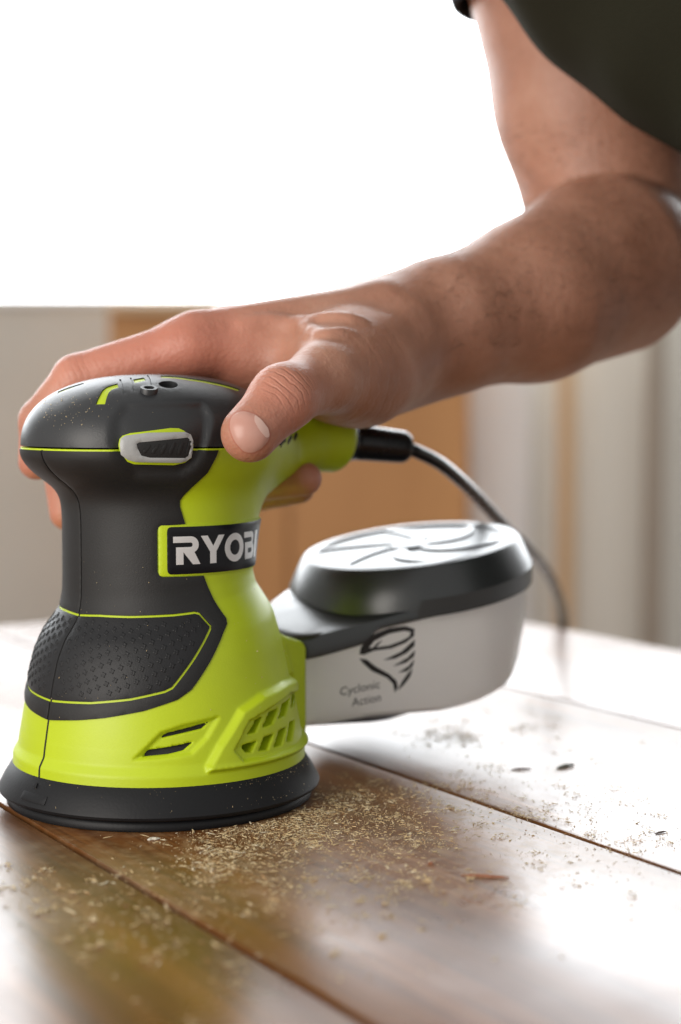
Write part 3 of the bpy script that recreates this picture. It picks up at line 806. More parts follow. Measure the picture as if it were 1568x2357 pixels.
for k in range(6):
    xx = 690 + k * 62
    h0 = 742 if k else 735
    P = swc([(xx - 18, 748 - k * 0), (xx + 18 - (8 if k == 0 else 0), 700 - k * 7), (xx + 34 - (8 if k == 0 else 0), 692 - k * 4), (xx + 30, 712), (xx - 2, 760 + k * 4), (xx - 16, 764 + k * 3)])
    panel('ridge', rounded(P, .4, 3), place_sw, M['dark'], ins_o, off=2.75, depth=.8, step=.8, edge=.4, soft=.15)

# --- skirt, pad, slot shade
skirt = lathe('skirt', [(56, 17.5), (58.4, 17.6), (59.6, 16.6), (63.2, 11.0), (65.2, 7.2), (65.6, 6.2), (65.3, 5.2), (64.4, 4.6), (62.5, 5.4), (58, 7.5)], M['black'], sander)
lathe('sanding_pad', [(58.0, 5.0), (60.6, 4.6), (61.6, 3.9), (62.3, 2.4), (62.5, 1.0), (62.2, .2), (0.02, .2)], M['black'], sander)
_q = POLYS['slot_recess']; _a, _b = _q.min(0) + 1.0, _q.max(0) - 1.0
panel('slot_shade', [(_a[0], _a[1]), (_b[0], _a[1]), (_b[0], _b[1]), (_a[0], _b[1])], place_side, M['hollow'], sander, off=-1.3, depth=.6, step=3, soft=0)  # flat black sheet standing in for the shade inside the side slots
# raised label block and nub on the skirt's front
def place_skirt(uv, off):
    th = uv[:, 0] / 63.0; t = uv[:, 1]                         # t: 0 top .. 11 down the slope
    r = 59.6 + t * .505; z = 16.6 - t * .86
    return np.stack([(r + off * .86) * np.cos(th), (r + off * .86) * np.sin(th), z + off * .5], 1)
ts = -math.pi * 63
panel('skirt_tab', rounded([(ts - 5.5, 6.6), (ts + 9.5, 6.6), (ts + 9.5, 10.2), (ts - 5.5, 10.2)], .6), place_skirt, M['black'], skirt, off=.7, depth=1, step=1.5)
panel('skirt_nub', rounded([(ts - .8, 2.6), (ts + 1.4, 2.6), (ts + 1.4, 4.6), (ts - .8, 4.6)], .12), place_skirt, M['black'], skirt, off=.9, depth=1.2, step=1.)

# --- vents on the tail
tv = [(646, 1027, 658, 1012), (662, 1020, 672, 1003), (677, 1012, 684, 997)]
for a in tv:
    p, t = march(lambda x, y, z: f_house(x, y, z, False), np.array([a[0], a[2]]), np.array([a[1], a[3]]))
    e = .3; x, y, z = p.T
    n = np.stack([f_house(x + e, y, z, False) - f_house(x - e, y, z, False), f_house(x, y + e, z, False) - f_house(x, y - e, z, False), f_house(x, y, z + e, False) - f_house(x, y, z - e, False)], 1)
    n /= np.linalg.norm(n, axis=1, keepdims=True)
    ax = p[1] - p[0]; Lx = np.linalg.norm(ax); ax /= Lx; nn = n.mean(0); sd_ = np.cross(ax, nn); sd_ /= np.linalg.norm(sd_)
    ring = []
    for q in range(16):
        t_ = 2 * math.pi * q / 16; c_, s_ = math.cos(t_), math.sin(t_)
        ring.append(p.mean(0) + ax * ((Lx / 2 - .6) * (1 if c_ > 0 else -1) + .7 * c_) + sd_ * .8 * s_ + nn * .08)
    ring2 = [v - nn * .6 for v in ring]
    link('tail_vent', ring + ring2, [tuple(range(16))] + [(i, (i + 1) % 16, 16 + (i + 1) % 16, 16 + i) for i in range(16)], M['hollow'], sander, smooth=False)

# --- cord
tdir = np.array([.985, 0, -.17])
c0 = np.array([106., 0, 143.0])
q1 = at_local(820, 1018, 84); q2 = at_local(938, 1030, 95)
path = [q1 + (q1 - q2) * .12, q1, q1 + (q2 - q1) * .5, q2]
relief = catmull([q1 - (q2 - q1) * .25, q1, q1 * .5 + q2 * .5, q2], 6)
rr = np.interp(np.linspace(0, 1, len(relief)), [0, .2, .24, .9, .97, 1], [10.5, 9.4, 8.4, 7.6, 7.4, 6.2])
cord_root = empty('power_cord'); cord_root.parent = sander
tube('strain_relief', relief, rr, M['cord'], cord_root, 24)
cp = [at_local(932, 1030, 94), at_local(960, 1040, 98), at_local(1020, 1072, 115), at_local(1090, 1135, 150), at_local(1160, 1210, 200), at_local(1225, 1272, 270),
      at_local(1265, 1326, 370), at_local(1286, 1372, 465), at_local(1294, 1404, 520), at_local(1297, 1450, 548), at_local(1299, 1600, 560), at_local(1300, 2000, 560)]
tube('cable', catmull(cp, 10), 3.2, M['cord'], cord_root, 16)

# --- dust box behind the port
def plan(n=160, grow=0.):
    """plan outline: round canister drawn out to the port; points (x,y), counter-clockwise"""
    cx, R = 152.0, 57.5 + grow
    out = []
    for i in range(n):
        a = 2 * math.pi * i / n - math.pi
        c, s = math.cos(a), math.sin(a)
        r = R
        # pull towards the port
        w = max(0, -c)
        x = cx + c * R * (1 + .50 * w ** 3) * 1.0; y = s * R * (.96 if c > 0 else .96 - .22 * w ** 2)
        if c < 0: y = math.copysign(abs(s) ** (1 - .45 * w) * R * (.96 - .34 * w ** 2), s)
        out.append((x, y))
    return np.array(out)
def layer_mesh(name, layers, material, parent, cap_top=True, cap_bot=True, n=96, sharp=38):
    V, F = [], []
    for fn in layers: V += list(fn)
    L = len(layers)
    for k in range(L - 1):
        for i in range(n):
            j = (i + 1) % n; F.append((k * n + i, k * n + j, (k + 1) * n + j, (k + 1) * n + i))
    if cap_bot: F.append(tuple(range(n - 1, -1, -1)))
    if cap_top: F.append(tuple((L - 1) * n + i for i in range(n)))
    o = link(name, V, F, material, parent); o.data.set_sharp_from_angle(angle=math.radians(sharp)); return o
def lay(grow, xs, zs, roll=0., sag=0.):
    P = plan(grow=grow); z = np.interp(P[:, 0], xs, zs)
    z = z + roll * np.maximum(0, P[:, 1] + 15) * np.clip((130 - P[:, 0]) / 40, 0, 1)
    z = z - sag * np.maximum(0, P[:, 1] + 22)
    return np.column_stack([P, z])
def box_build(nt, b):
    L = nt.links.new
    tr = N(nt, 'ShaderNodeBsdfTranslucent'); tr.inputs[0].default_value = (.97, .95, .93, 1)
    mx = N(nt, 'ShaderNodeMixShader'); mx.inputs[0].default_value = .62
    out = nt.nodes['Material Output']
    L(b.outputs[0], mx.inputs[1]); L(tr.outputs[0], mx.inputs[2]); L(mx.outputs[0], out.inputs[0])
M['canister'] = mat('smoky_translucent_plastic', (.92, .90, .88), .22, build=box_build)
dust = empty('dust_box'); dust.parent = sander
BX = [66, 130, 165, 190, 207]; BZ = np.array([20.5, 22, 28, 37, 46.])
LX = [60, 70, 90, 91, 96, 140, 192, 215]; LZ = np.array([48, 50, 55.5, 56, 62, 70, 77.5, 81.])
DX = [60, 70, 80, 97, 115, 150, 192, 215]; DKZ = np.array([58.5, 60, 62.5, 66.5, 71, 78, 86, 90.])
layer_mesh('added_dark_base', [lay(-52, BX, BZ - 6, 0, .22), lay(-40, BX, BZ - 5, 0, .22), lay(-28, BX, BZ - 2.6, 0, .22), lay(-17, BX, BZ - .6, 0, .22), lay(-10.5, BX, BZ + .2, 0, .22)], M['black'], dust, cap_top=False, n=160)  # dark underside added and lowered at the back to darken the table reflection
can = layer_mesh('canister', [lay(-10.4, BX, BZ + .25, 0, .22), lay(-6.5, BX, BZ + 2.5, 0, .20), lay(-5, BX, BZ + 7, 0, .17), lay(-2, [66, 207], [46, 62]), lay(-.5, LX, LZ + 3)], M['canister'], dust, n=160)
lid = layer_mesh('lid', [lay(-3, LX, LZ), lay(.4, LX, LZ), lay(1.2, LX, LZ + .8), lay(1.2, DX, DKZ - 2, .12), lay(.2, DX, DKZ - .5, .12), lay(-2.5, DX, DKZ, .12), lay(-14, DX, DKZ, .12), lay(-28, DX, DKZ, .12), lay(-50, DX, DKZ, .12)], M['lid'], dust, n=160)
# round raised top of the lid
def circ3(cx, R, z0, slope, ry=1., n=96):
    a = np.linspace(-math.pi, math.pi, n, endpoint=False)
    x = cx + R * np.cos(a); y = R * ry * np.sin(a)
    return np.column_stack([x, y, z0 + slope * (x - 66)])
CXL, SL = 152.0, .155
DT = 94.0 - SL * (CXL - 66)
dome = layer_mesh('lid_dome', [circ3(CXL, 57.5, DT - 22, SL), circ3(CXL, 57.5, DT - 14, SL), circ3(CXL, 52, DT - 2.2, SL), circ3(CXL, 50.5, DT - .6, SL), circ3(CXL, 48, DT, SL), circ3(CXL, 44.5, DT, SL), circ3(CXL, 43.5, DT - 1.3, SL)], M['lid'], lid, sharp=24)
for k in range(6):                        # curved blades standing in the recess of the lid
    a0 = 2 * math.pi * k / 6 + .3
    Pb = []
    for side in (1, -1):
        rng_ = np.linspace(8, 44, 9) if side == 1 else np.linspace(44, 8, 9)
        for r in rng_:
            a = a0 + (r - 8) / 36 * .75; wd = (1.2 + 4.2 * math.sin((r - 8) / 36 * math.pi)) * side
            Pb.append((CXL + r * math.cos(a) - wd * math.sin(a), r * math.sin(a) + wd * math.cos(a)))
    Pb = np.array(Pb); zt_ = DT - .35 + SL * (Pb[:, 0] - 66); n_ = len(Pb)
    Vb = np.vstack([np.column_stack([Pb, zt_]), np.column_stack([Pb, zt_ - 1.4])])
    link('lid_blade', Vb, [tuple(range(n_))] + [(n_ + i, n_ + (i + 1) % n_, (i + 1) % n_, i) for i in range(n_)], M['lid'], dome, smooth=False)
ring_on('lid_hub', np.array([CXL, 0, DT - 1.3 + SL * (CXL - 66)]), np.array([-SL, 0, 1.]), [(9, 0), (9, .9), (8.4, 1.2), (.02, 1.2)], M['lid'], dome)

# print on the canister side
bm_ = bmesh.new(); bm_.from_mesh(can.data); bvh = BVHTree.FromBMesh(bm_); bm_.free()
def place_can(uv, off):
    d = w2l_dir(ray(uv[:, 0], uv[:, 1])); o = w2l(CAM[None] * 1000.0)[0] * .001
    out = []
    for k in range(len(uv)):
        hit, nr, _, _ = bvh.ray_cast(Vector(o), Vector(d[k]))
        if hit is None: hit, nr = Vector(o + d[k] * .72), Vector(-d[k])
        out.append(np.array(hit) * 1000 + np.array(nr) * off[k])
    return np.array(out)
def Z3(u, v): return ((850 + u / 1.3635) * .6638, (1700 + v / 1.3635) * .6638)
def z3(L): return np.array([Z3(*p) for p in L])
tornado = [
    ([(540, 775), (548, 740), (600, 685), (680, 652), (760, 642), (800, 655), (798, 690), (760, 720), (690, 748), (610, 758), (560, 778)],
     [(585, 745), (610, 712), (680, 678), (750, 664), (782, 668), (778, 690), (740, 712), (680, 734), (610, 744)]),
    ([(600, 748), (625, 722), (650, 708), (625, 735), (618, 748)], None),
    ([(540, 795), (575, 800), (620, 835), (680, 868), (715, 900), (722, 930), (708, 955), (700, 915), (670, 885), (600, 855), (560, 820)], None),
    ([(655, 803), (740, 762), (802, 705), (800, 735), (765, 768), (710, 795)], None),
    ([(700, 832), (770, 790), (803, 755), (798, 785), (760, 815)], None),
    ([(725, 862), (775, 830), (800, 798), (792, 830), (765, 855)], None),
    ([(722, 945), (742, 905), (770, 865), (792, 840), (780, 880), (750, 920)], None)]
for P, h in tornado:
    panel('print', z3(P), place_can, M['print'], can, off=.25, depth=.3, holes=[z3(h)] if h else (), step=6, edge=4, soft=0)
def text_print(txt, x0, y0, x1, y1, h, tilt):
    cu = bpy.data.curves.new('print', 'FONT'); cu.body = txt; cu.resolution_u = 3
    ob = bpy.data.objects.new('print', cu); COL.objects.link(ob)
    dg = bpy.context.evaluated_depsgraph_get(); me = bpy.data.meshes.new_from_object(ob.evaluated_get(dg))
    bpy.data.objects.remove(ob); bpy.data.curves.remove(cu)
    co = np.array([v.co[:] for v in me.vertices]); Fs = [tuple(p.vertices) for p in me.polygons]
    w = co[:, 0].max() - co[:, 0].min(); u = (co[:, 0] - co[:, 0].min()) / w; v = co[:, 1] / .7
    px = x0 + (x1 - x0) * u; py = y0 + (y1 - y0) * u - v * h
    V = place_can(np.column_stack([px, py]), np.full(len(px), .25))
    link('print', V, Fs, M['print'], can, smooth=False); bpy.data.meshes.remove(me)
text_print('Cyclonic', 783, 1601, 874, 1583, 19, 0)
text_print('Action', 810, 1626, 876, 1613, 19, 0)

# ================================================================== PERSON (arm and hand)
def A(px, py, Y): return tuple(at(px, py, Y))
FING = [
    [(A(440, 798, 32), 12.0), (A(178, 872, 30), 10.2), (A(93, 968, 33), 8.8), (A(85, 1062, 33), 7.9)],
    [(A(505, 790, 54), 12.0), (A(175, 905, 58), 9.8), (A(140, 1060, 62), 8.6), (A(155, 1180, 54), 7.8)],
    [(A(570, 800, 76), 11.5), (A(330, 960, 96), 9.4), (A(470, 1128, 72), 8.4), (A(702, 1102, 46), 7.4)],
    [(A(650, 830, 94), 10.5), (A(450, 1000, 108), 8.6), (A(540, 1150, 88), 7.6), (A(690, 1125, 66), 6.6)]]
THUMB = [(A(835, 858, 32), 18.0), (A(745, 870, -8), 12.8), (A(652, 915, -36), 11.6), (A(575, 998, -50), 10.9)]
PALM = [((A(880, 772, 62), 20.0), (A(440, 798, 32), 12.0)), ((A(890, 770, 74), 20.0), (A(505, 792, 54), 12.0)),
        ((A(895, 790, 86), 19.0), (A(570, 802, 76), 11.5)), ((A(895, 815, 96), 18.0), (A(650, 832, 94), 11.0)),
        ((A(870, 845, 52), 21.0), (A(770, 850, 24), 19.0)), ((A(860, 850, 84), 20.), (A(760, 870, 90), 18.)),
        ((A(800, 850, 40), 16.), (A(590, 842, 40), 12.))]
ARM = [((A(905, 790, 74), 25.0), (A(1010, 755, 92), 30.0)), ((A(1010, 755, 92), 30.0), (A(1230, 690, 130), 38.0)), ((A(1230, 690, 130), 38.0), (A(1395, 608, 168), 47.0))]
UPPER = [((A(1412, 500, 192), 44.0), (A(1365, 230, 196), 50.0)), ((A(1365, 230, 196), 50.0), (A(1300, -160, 200), 56.0))]
TEND = [(A(870, 690, 56), 4.6, A(455, 748, 30), 3.4), (A(940, 740, 52), 5.0, A(790, 808, 6), 3.0), (A(880, 690, 74), 4.5, A(520, 735, 54), 3.6)]
def chain(x, y, z, L, k=2.5):
    d = None
    for (a, ra), (b, rb) in zip(L[:-1], L[1:]):
        c = cone(x, y, z, a, ra, b, rb); d = c if d is None else smin(d, c, k)
    return d
VEINS = []
def f_skin(x, y, z):
    p = None
    for (a, ra), (b, rb) in PALM:
        c = cone(x, y, z, a, ra, b, rb); p = c if p is None else smin(p, c, 16)
    fg = None
    for L in FING:
        c = chain(x, y, z, L); fg = c if fg is None else smin(fg, c, 1.6)
    d = smin(p, fg, 9)
    d = smin(d, chain(x, y, z, THUMB, 7), 20)
    for a_, ra, b_, rb in TEND: d = smin(d, cone(x, y, z, a_, ra, b_, rb), 8)
    a = None
    for (q, rq), (w, rw) in ARM:
        c = cone(x, y, z, q, rq, w, rw); a = c if a is None else smin(a, c, 10)
    d = smin(d, a, 16)
    u = None
    for (q, rq), (w, rw) in UPPER:
        c = cone(x, y, z, q, rq, w, rw); u = c if u is None else smin(u, c, 10)
    d = smin(d, u, 1.6)
    for a_, b_ in VEINS: d = smin(d, cone(x, y, z, a_, 1.5, b_, 1.5), 5)
    return d
def march_w(f, px, py, n=120):
    d = ray(px, py); t = np.full(len(d), 480.0)
    for _ in range(n):
        p = CAM * 1000 + d * t[:, None]; t = t + np.clip(f(p[:, 0], p[:, 1], p[:, 2]), -20, 20) * .8
    return CAM * 1000 + d * t[:, None]
_vl = []
for L in ([(560, 752), (620, 742), (690, 748), (760, 735), (830, 742)], [(690, 748), (740, 775), (800, 770)]):
    q = catmull([(*p, 0) for p in L], 3)[:, :2]; p = march_w(f_skin, q[:, 0], q[:, 1]); p = p + ray(q[:, 0], q[:, 1]) * 2.0
    _vl += [(tuple(p[i]), tuple(p[i + 1])) for i in range(len(p) - 1)]
VEINS += _vl
lo = np.array([-140, -75, 95.]); hi = np.array([250, 270, 420.])
V, F = surface_nets(f_skin, lo, hi, 1.3)
print('skin', len(V))
def _wr(p0, p1, at_, rad, per):
    a = np.array(p1) - np.array(p0); a /= np.linalg.norm(a); return (tuple(np.array(at_) * .001), tuple(a), rad, per)
WRINK = [_wr(THUMB[1][0], THUMB[3][0], A(665, 885, -44), .013, .00045), _wr(FING[0][0][0], FING[0][2][0], A(165, 850, 24), .012, .00045), _wr(A(900, 830, 40), A(760, 880, 0), A(835, 890, 14), .034, .0011)]
def skin_build(nt, b):
    L = nt.links.new
    tc = N(nt, 'ShaderNodeTexCoord')
    n1 = N(nt, 'ShaderNodeTexNoise'); n1.inputs['Scale'].default_value = 28; n1.inputs['Detail'].default_value = 5; L(tc.outputs['Object'], n1.inputs['Vector'])
    n1.inputs['Roughness'].default_value = .62
    r1 = ramp(nt, [(.3, (.35, .165, .105)), (.55, (.455, .225, .15)), (.75, (.52, .285, .20))]); L(n1.outputs[0], r1.inputs[0])
    at_ = N(nt, 'ShaderNodeAttribute', attribute_name='flush')
    mx = N(nt, 'ShaderNodeMix', data_type='RGBA'); L(at_.outputs['Fac'], mx.inputs['Factor']); L(r1.outputs[0], mx.inputs['A']); mx.inputs['B'].default_value = (.60, .19, .13, 1)
    L(mx.outputs['Result'], b.inputs['Base Color'])
    v = N(nt, 'ShaderNodeTexVoronoi'); v.inputs['Scale'].default_value = 700; L(tc.outputs['Object'], v.inputs['Vector'])
    n2 = N(nt, 'ShaderNodeTexNoise'); n2.inputs['Scale'].default_value = 260; n2.inputs['Detail'].default_value = 5; L(tc.outputs['Object'], n2.inputs['Vector'])
    ad = N(nt, 'ShaderNodeMath', operation='MULTIPLY_ADD'); ad.inputs[1].default_value = .35; L(v.outputs[0], ad.inputs[0]); L(n2.outputs[0], ad.inputs[2])
    bp = N(nt, 'ShaderNodeBump'); bp.inputs['Strength'].default_value = .5; bp.inputs['Distance'].default_value = .0008; L(ad.outputs[0], bp.inputs['Height'])
    prev = bp
    nzw = N(nt, 'ShaderNodeTexNoise'); nzw.inputs['Scale'].default_value = 120; L(tc.outputs['Object'], nzw.inputs['Vector'])
    for (c, a, rad, per) in WRINK:
        sub = N(nt, 'ShaderNodeVectorMath', operation='SUBTRACT'); sub.inputs[1].default_value = c; L(tc.outputs['Object'], sub.inputs[0])
        dt = N(nt, 'ShaderNodeVectorMath', operation='DOT_PRODUCT'); dt.inputs[1].default_value = a; L(sub.outputs[0], dt.inputs[0])
        m1 = N(nt, 'ShaderNodeMath', operation='DIVIDE'); m1.inputs[1].default_value = per; L(dt.outputs['Value'], m1.inputs[0])
        m2 = N(nt, 'ShaderNodeMath', operation='MULTIPLY_ADD'); m2.inputs[1].default_value = 9.0; L(nzw.outputs[0], m2.inputs[0]); L(m1.outputs[0], m2.inputs[2])
        m3 = N(nt, 'ShaderNodeMath', operation='SINE'); L(m2.outputs[0], m3.inputs[0])
        m3b = N(nt, 'ShaderNodeMapRange'); m3b.inputs[1].default_value = .35; m3b.inputs[2].default_value = 1.0; L(m3.outputs[0], m3b.inputs[0])
        ln = N(nt, 'ShaderNodeVectorMath', operation='LENGTH'); L(sub.outputs[0], ln.inputs[0])
        mk = N(nt, 'ShaderNodeMapRange'); mk.inputs[1].default_value = rad; mk.inputs[2].default_value = rad * .3; L(ln.outputs['Value'], mk.inputs[0])
        m4 = N(nt, 'ShaderNodeMath', operation='MULTIPLY'); L(m3b.outputs[0], m4.inputs[0]); L(mk.outputs[0], m4.inputs[1])
        b2 = N(nt, 'ShaderNodeBump', invert=True); b2.inputs['Strength'].default_value = .55 if rad > .0125 and rad < .02 else .25; b2.inputs['Distance'].default_value = .0007
        L(m4.outputs[0], b2.inputs['Height']); L(prev.outputs[0], b2.inputs['Normal']); prev = b2
    L(prev.outputs[0], b.inputs['Normal'])
    b.inputs['Subsurface Weight'].default_value = .25; b.inputs['Subsurface Radius'].default_value = (1., .35, .2); b.inputs['Subsurface Scale'].default_value = .004
M['skin'] = mat('skin', (.6, .35, .25), .47, build=skin_build)
person = fast_mesh('person', V, F, M['skin'])
tag(person, 'person in a dark olive shirt pressing down with a bare right forearm and hand', 'person')
fl_ = np.zeros(len(V))
for c, rad, am in ((A(640, 925, -40), 17, .5), (A(575, 1040, -52), 14, .25), (A(300, 830, 30), 34, .4), (A(178, 872, 30), 15, .35), (A(90, 1050, 33), 16, .5), (A(702, 1102, 46), 14, .5), (A(168, 1180, 54), 18, .4), (A(470, 830, 30), 30, .4)):
    fl_ += am * np.exp(-((V - np.array(c)) ** 2).sum(1) / rad ** 2)
at_f = person.data.attributes.new('flush', 'FLOAT', 'POINT'); at_f.data.foreach_set('value', np.clip(fl_, 0, .8).astype(np.float32))

def march_w(f, px, py, n=120):
    d = ray(px, py); t = np.full(len(d), 480.0)
    for _ in range(n):
        p = CAM * 1000 + d * t[:, None]; t = t + np.clip(f(p[:, 0], p[:, 1], p[:, 2]), -20, 20) * .8
    return CAM * 1000 + d * t[:, None]
def place_skin(uv, off):
    p = march_w(f_skin, uv[:, 0], uv[:, 1]); x, y, z = p.T; e = .5
    n = np.stack([f_skin(x + e, y, z) - f_skin(x - e, y, z), f_skin(x, y + e, z) - f_skin(x, y - e, z), f_skin(x, y, z + e) - f_skin(x, y, z - e)], 1)
    n /= np.linalg.norm(n, axis=1, keepdims=True)
    return p + n * np.asarray(off)[:, None]
M['nail'] = mat('fingernail', (.5, .27, .21), .30, spec=.4, build=noise_col((.45, .215, .165), (.52, .30, .245), 60))
nail_px = rounded([(540, 953), (560, 946), (590, 955), (617, 985), (621, 1008), (605, 1030), (583, 1042), (562, 1040), (540, 1015), (529, 985), (531, 965)], 10)
_nc = nail_px.mean(0)
M['fold'] = mat('nail_fold_skin', (.40, .15, .10), .5)
panel('nail_fold', _nc + (nail_px - _nc) * 1.09, place_skin, M['fold'], person, off=.22, depth=1.0, step=7, edge=4, soft=.2)
panel('thumbnail', nail_px, place_skin, M['nail'], person, off=.55, depth=1.2, step=7, edge=4, soft=.35)
M['lunula'] = mat('nail_lunula', (.60, .40, .34), .30, spec=.4)
panel('lunula', rounded([(586, 956), (600, 966), (616, 987), (619, 1004), (612, 1008), (596, 990), (585, 970)], 5), place_skin, M['lunula'], person, off=.62, depth=.4, step=7, edge=4, soft=.03)

# fine hairs on the forearm
hv = V[F[rng.integers(0, len(F), 16000), 0]]
e_ = .6; hx, hy, hz = hv.T
hn = np.stack([f_skin(hx + e_, hy, hz) - f_skin(hx - e_, hy, hz), f_skin(hx, hy + e_, hz) - f_skin(hx, hy - e_, hz), f_skin(hx, hy, hz + e_) - f_skin(hx, hy, hz - e_)], 1)
hn /= np.linalg.norm(hn, axis=1, keepdims=True)
w0, w1 = np.array(ARM[0][0][0]), np.array(ARM[2][1][0]); fd = (w1 - w0) / np.linalg.norm(w1 - w0)
tpos = (hv - w0) @ fd
km = (tpos > 8) & (tpos < 190) & (hn[:, 2] > -.45) & (hv[:, 2] < 300) & (rng.random(len(hv)) < .55)
hv, hn = hv[km], hn[km]; nh = len(hv)
lean = -fd[None] * rng.uniform(.5, 1., (nh, 1)) + rng.normal(0, .35, (nh, 3)) + hn * rng.uniform(.25, .6, (nh, 1))
lean /= np.linalg.norm(lean, axis=1, keepdims=True)
hl = rng.uniform(5, 11, nh); KH = 4; HV = np.zeros((nh, KH, 3, 3)); sd1 = np.cross(lean, hn); sd1 /= np.linalg.norm(sd1, axis=1, keepdims=True)
for k in range(KH):
    t = k / (KH - 1); c = hv + lean * (hl * t)[:, None] - hn * (hl * .28 * t * t)[:, None]; rw = .075 * (1 - .75 * t)
    HV[:, k, 0] = c - sd1 * rw; HV[:, k, 1] = c + sd1 * rw; HV[:, k, 2] = c + hn * rw
hf = np.array([(k * 3 + a, k * 3 + b, k * 3 + 3 + b, k * 3 + 3 + a) for k in range(KH - 1) for a, b in ((0, 1), (1, 2), (2, 0))])
M['hair'] = mat('brown_arm_hair', (.10, .055, .03), .5)
tag(fast_mesh('arm_hair', HV.reshape(-1, 3), (np.arange(nh)[:, None, None] * KH * 3 + hf[None]).reshape(-1, 4), M['hair'], person), kind='stuff')

# --- shirt: torso and sleeve
SH = [(A(1290, -560, 80), 92), (A(1650, -215, 100), 92), (A(1830, -150, 105), 92), (A(2150, 60, 70), 105), (A(2360, 800, 30), 112)]  # last two segments lie out of view, added to shade the arm
def f_shirt(x, y, z):
    return chain(x, y, z, SH, 30) + 1.6 * np.sin(x * .075 - z * .06 + 1.5 * np.sin(y * .04)) + 1.0 * np.sin(x * .03 + z * .11)
V, F = surface_nets(f_shirt, (0, -160, 40), (520, 260, 470), 4.0)
M['shirt'] = mat('olive_cotton', (.026, .026, .017), .95, build=lambda nt, b: add_bump(nt, b, 900, .4, .0006))
M['shirt'].node_tree.nodes['Principled BSDF'].inputs['Specular IOR Level'].default_value = .1
fast_mesh('shirt', V, F, M['shirt'], person)
M['navy'] = mat('navy_cotton', (.012, .015, .022), .9, build=lambda nt, b: add_bump(nt, b, 900, .4, .0006))
def f_sleeve(x, y, z):
    d = None
    for (q, rq), (w, rw) in UPPER:
        c = cone(x, y, z, q, rq + 6, w, rw + 9); d = c if d is None else smin(d, c, 10)
    hem = A(1100, 12, 196)[2]
    return np.maximum(np.abs(d) - 1.6, hem - z + (x - A(1100, 12, 196)[0]) * -.05)
V, F = surface_nets(f_sleeve, (40, 100, 340), (280, 290, 470), 2.6)
fast_mesh('sleeve', V, F, M['navy'], person)

# ================================================================== SAWDUST AND CHIPS
def strip_mesh(centers, length, width, height, yaw, pitch, curl):
    """small curled shavings: three-sided tapering strips"""
    n = len(centers); K = 4
    t = np.linspace(-.5, .5, K)
    V = np.zeros((n, K, 3, 3))
    dx = np.stack([np.cos(yaw), np.sin(yaw), np.zeros(n)], 1); dy = np.stack([-np.sin(yaw), np.cos(yaw), np.zeros(n)], 1)
    for k in range(K):
        taper = (1 - .75 * abs(2 * t[k]) ** 2)
        c = centers + dx * (t[k] * length)[:, None] + dy * (curl * (t[k] ** 2 - .1) * length)[:, None]
        c[:, 2] += t[k] * length * pitch + np.abs(pitch) * length * .5
        V[:, k, 0] = c - dy * (width * taper / 2)[:, None]
        V[:, k, 1] = c + dy * (width * taper / 2)[:, None]
        V[:, k, 2] = c + np.array([0, 0, 1]) * (height * taper)[:, None]
    F = []
    for k in range(K - 1):
        for a, b in ((0, 1), (1, 2), (2, 0)):
            F.append((k * 3 + a, k * 3 + b, k * 3 + 3 + b, k * 3 + 3 + a))
    F = np.array(F); allF = (np.arange(n)[:, None, None] * K * 3 + F[None]).reshape(-1, 4)
    return V.reshape(-1, 3), allF
clus = [  # px, py, sx, sy, count, mean length mm
    (560, 1950, 95, 45, 1100, 1.5), (760, 1880, 120, 38, 1500, 1.3), (640, 2010, 120, 45, 700, 1.7), (900, 1960, 130, 60, 900, 1.3), (980, 1850, 90, 35, 420, 1.1),
    (820, 1830, 70, 22, 380, 1.1), (1040, 1700, 45, 12, 420, 1.3), (1150, 1680, 110, 30, 320, 1.2), (1300, 1880, 170, 60, 480, 1.0), (1450, 1960, 120, 60, 260, 1.0),
    (250, 2130, 130, 55, 600, 1.8), (120, 2060, 90, 50, 220, 1.7), (450, 2180, 130, 60, 320, 1.6), (800, 2080, 200, 70, 420, 1.4), (330, 2020, 90, 30, 160, 1.4), (1200, 1800, 150, 50, 260, 1.0),
    (660, 1860, 60, 18, 420, 1.2), (470, 1990, 35, 25, 260, 1.9), (560, 1905, 90, 12, 420, 1.1), (700, 1930, 60, 14, 260, 1.5), (930, 2150, 260, 110, 260, 1.2)]
C, Ls, Z = [], [], []
for px, py, sx, sy, n, ml in clus:
    n = int(n * (.65 if py < 2000 else .36))
    # shavings gather in small heaps inside each patch
    heaps = np.column_stack([rng.normal(px, sx, max(4, n // 14)), rng.normal(py, sy, max(4, n // 14))])
    hi_ = rng.integers(0, len(heaps), n)
    loose = rng.random(n) < .35
    q = np.where(loose[:, None], np.column_stack([rng.normal(px, sx, n), rng.normal(py, sy, n)]), heaps[hi_] + rng.normal(0, 1, (n, 2)) * [11, 4.5])
    q[:, 1] = np.maximum(q[:, 1], 1560)
    g = ground(q[:, 0], q[:, 1]) * 1000
    rr_ = np.hypot(g[:, 0] - SX * 1000, g[:, 1])
    ok = rr_ > 64
    g = g[ok]
    C.append(g); Ls.append(rng.gamma(2.6, ml * 1.0 / 2.6, len(g))); Z.append(np.where(loose[ok], 0, rng.random(len(g)) ** 2 * .8))
C = np.vstack(C); Ls = np.clip(np.concatenate(Ls), .35, 5); C[:, 2] = .02 + np.concatenate(Z)
n = len(C)
Vd, Fd = strip_mesh(C, Ls, rng.uniform(.22, .55, n) * np.sqrt(Ls), rng.uniform(.10, .28, n), rng.uniform(0, 6.28, n), rng.normal(0, .12, n), rng.normal(0, .6, n))
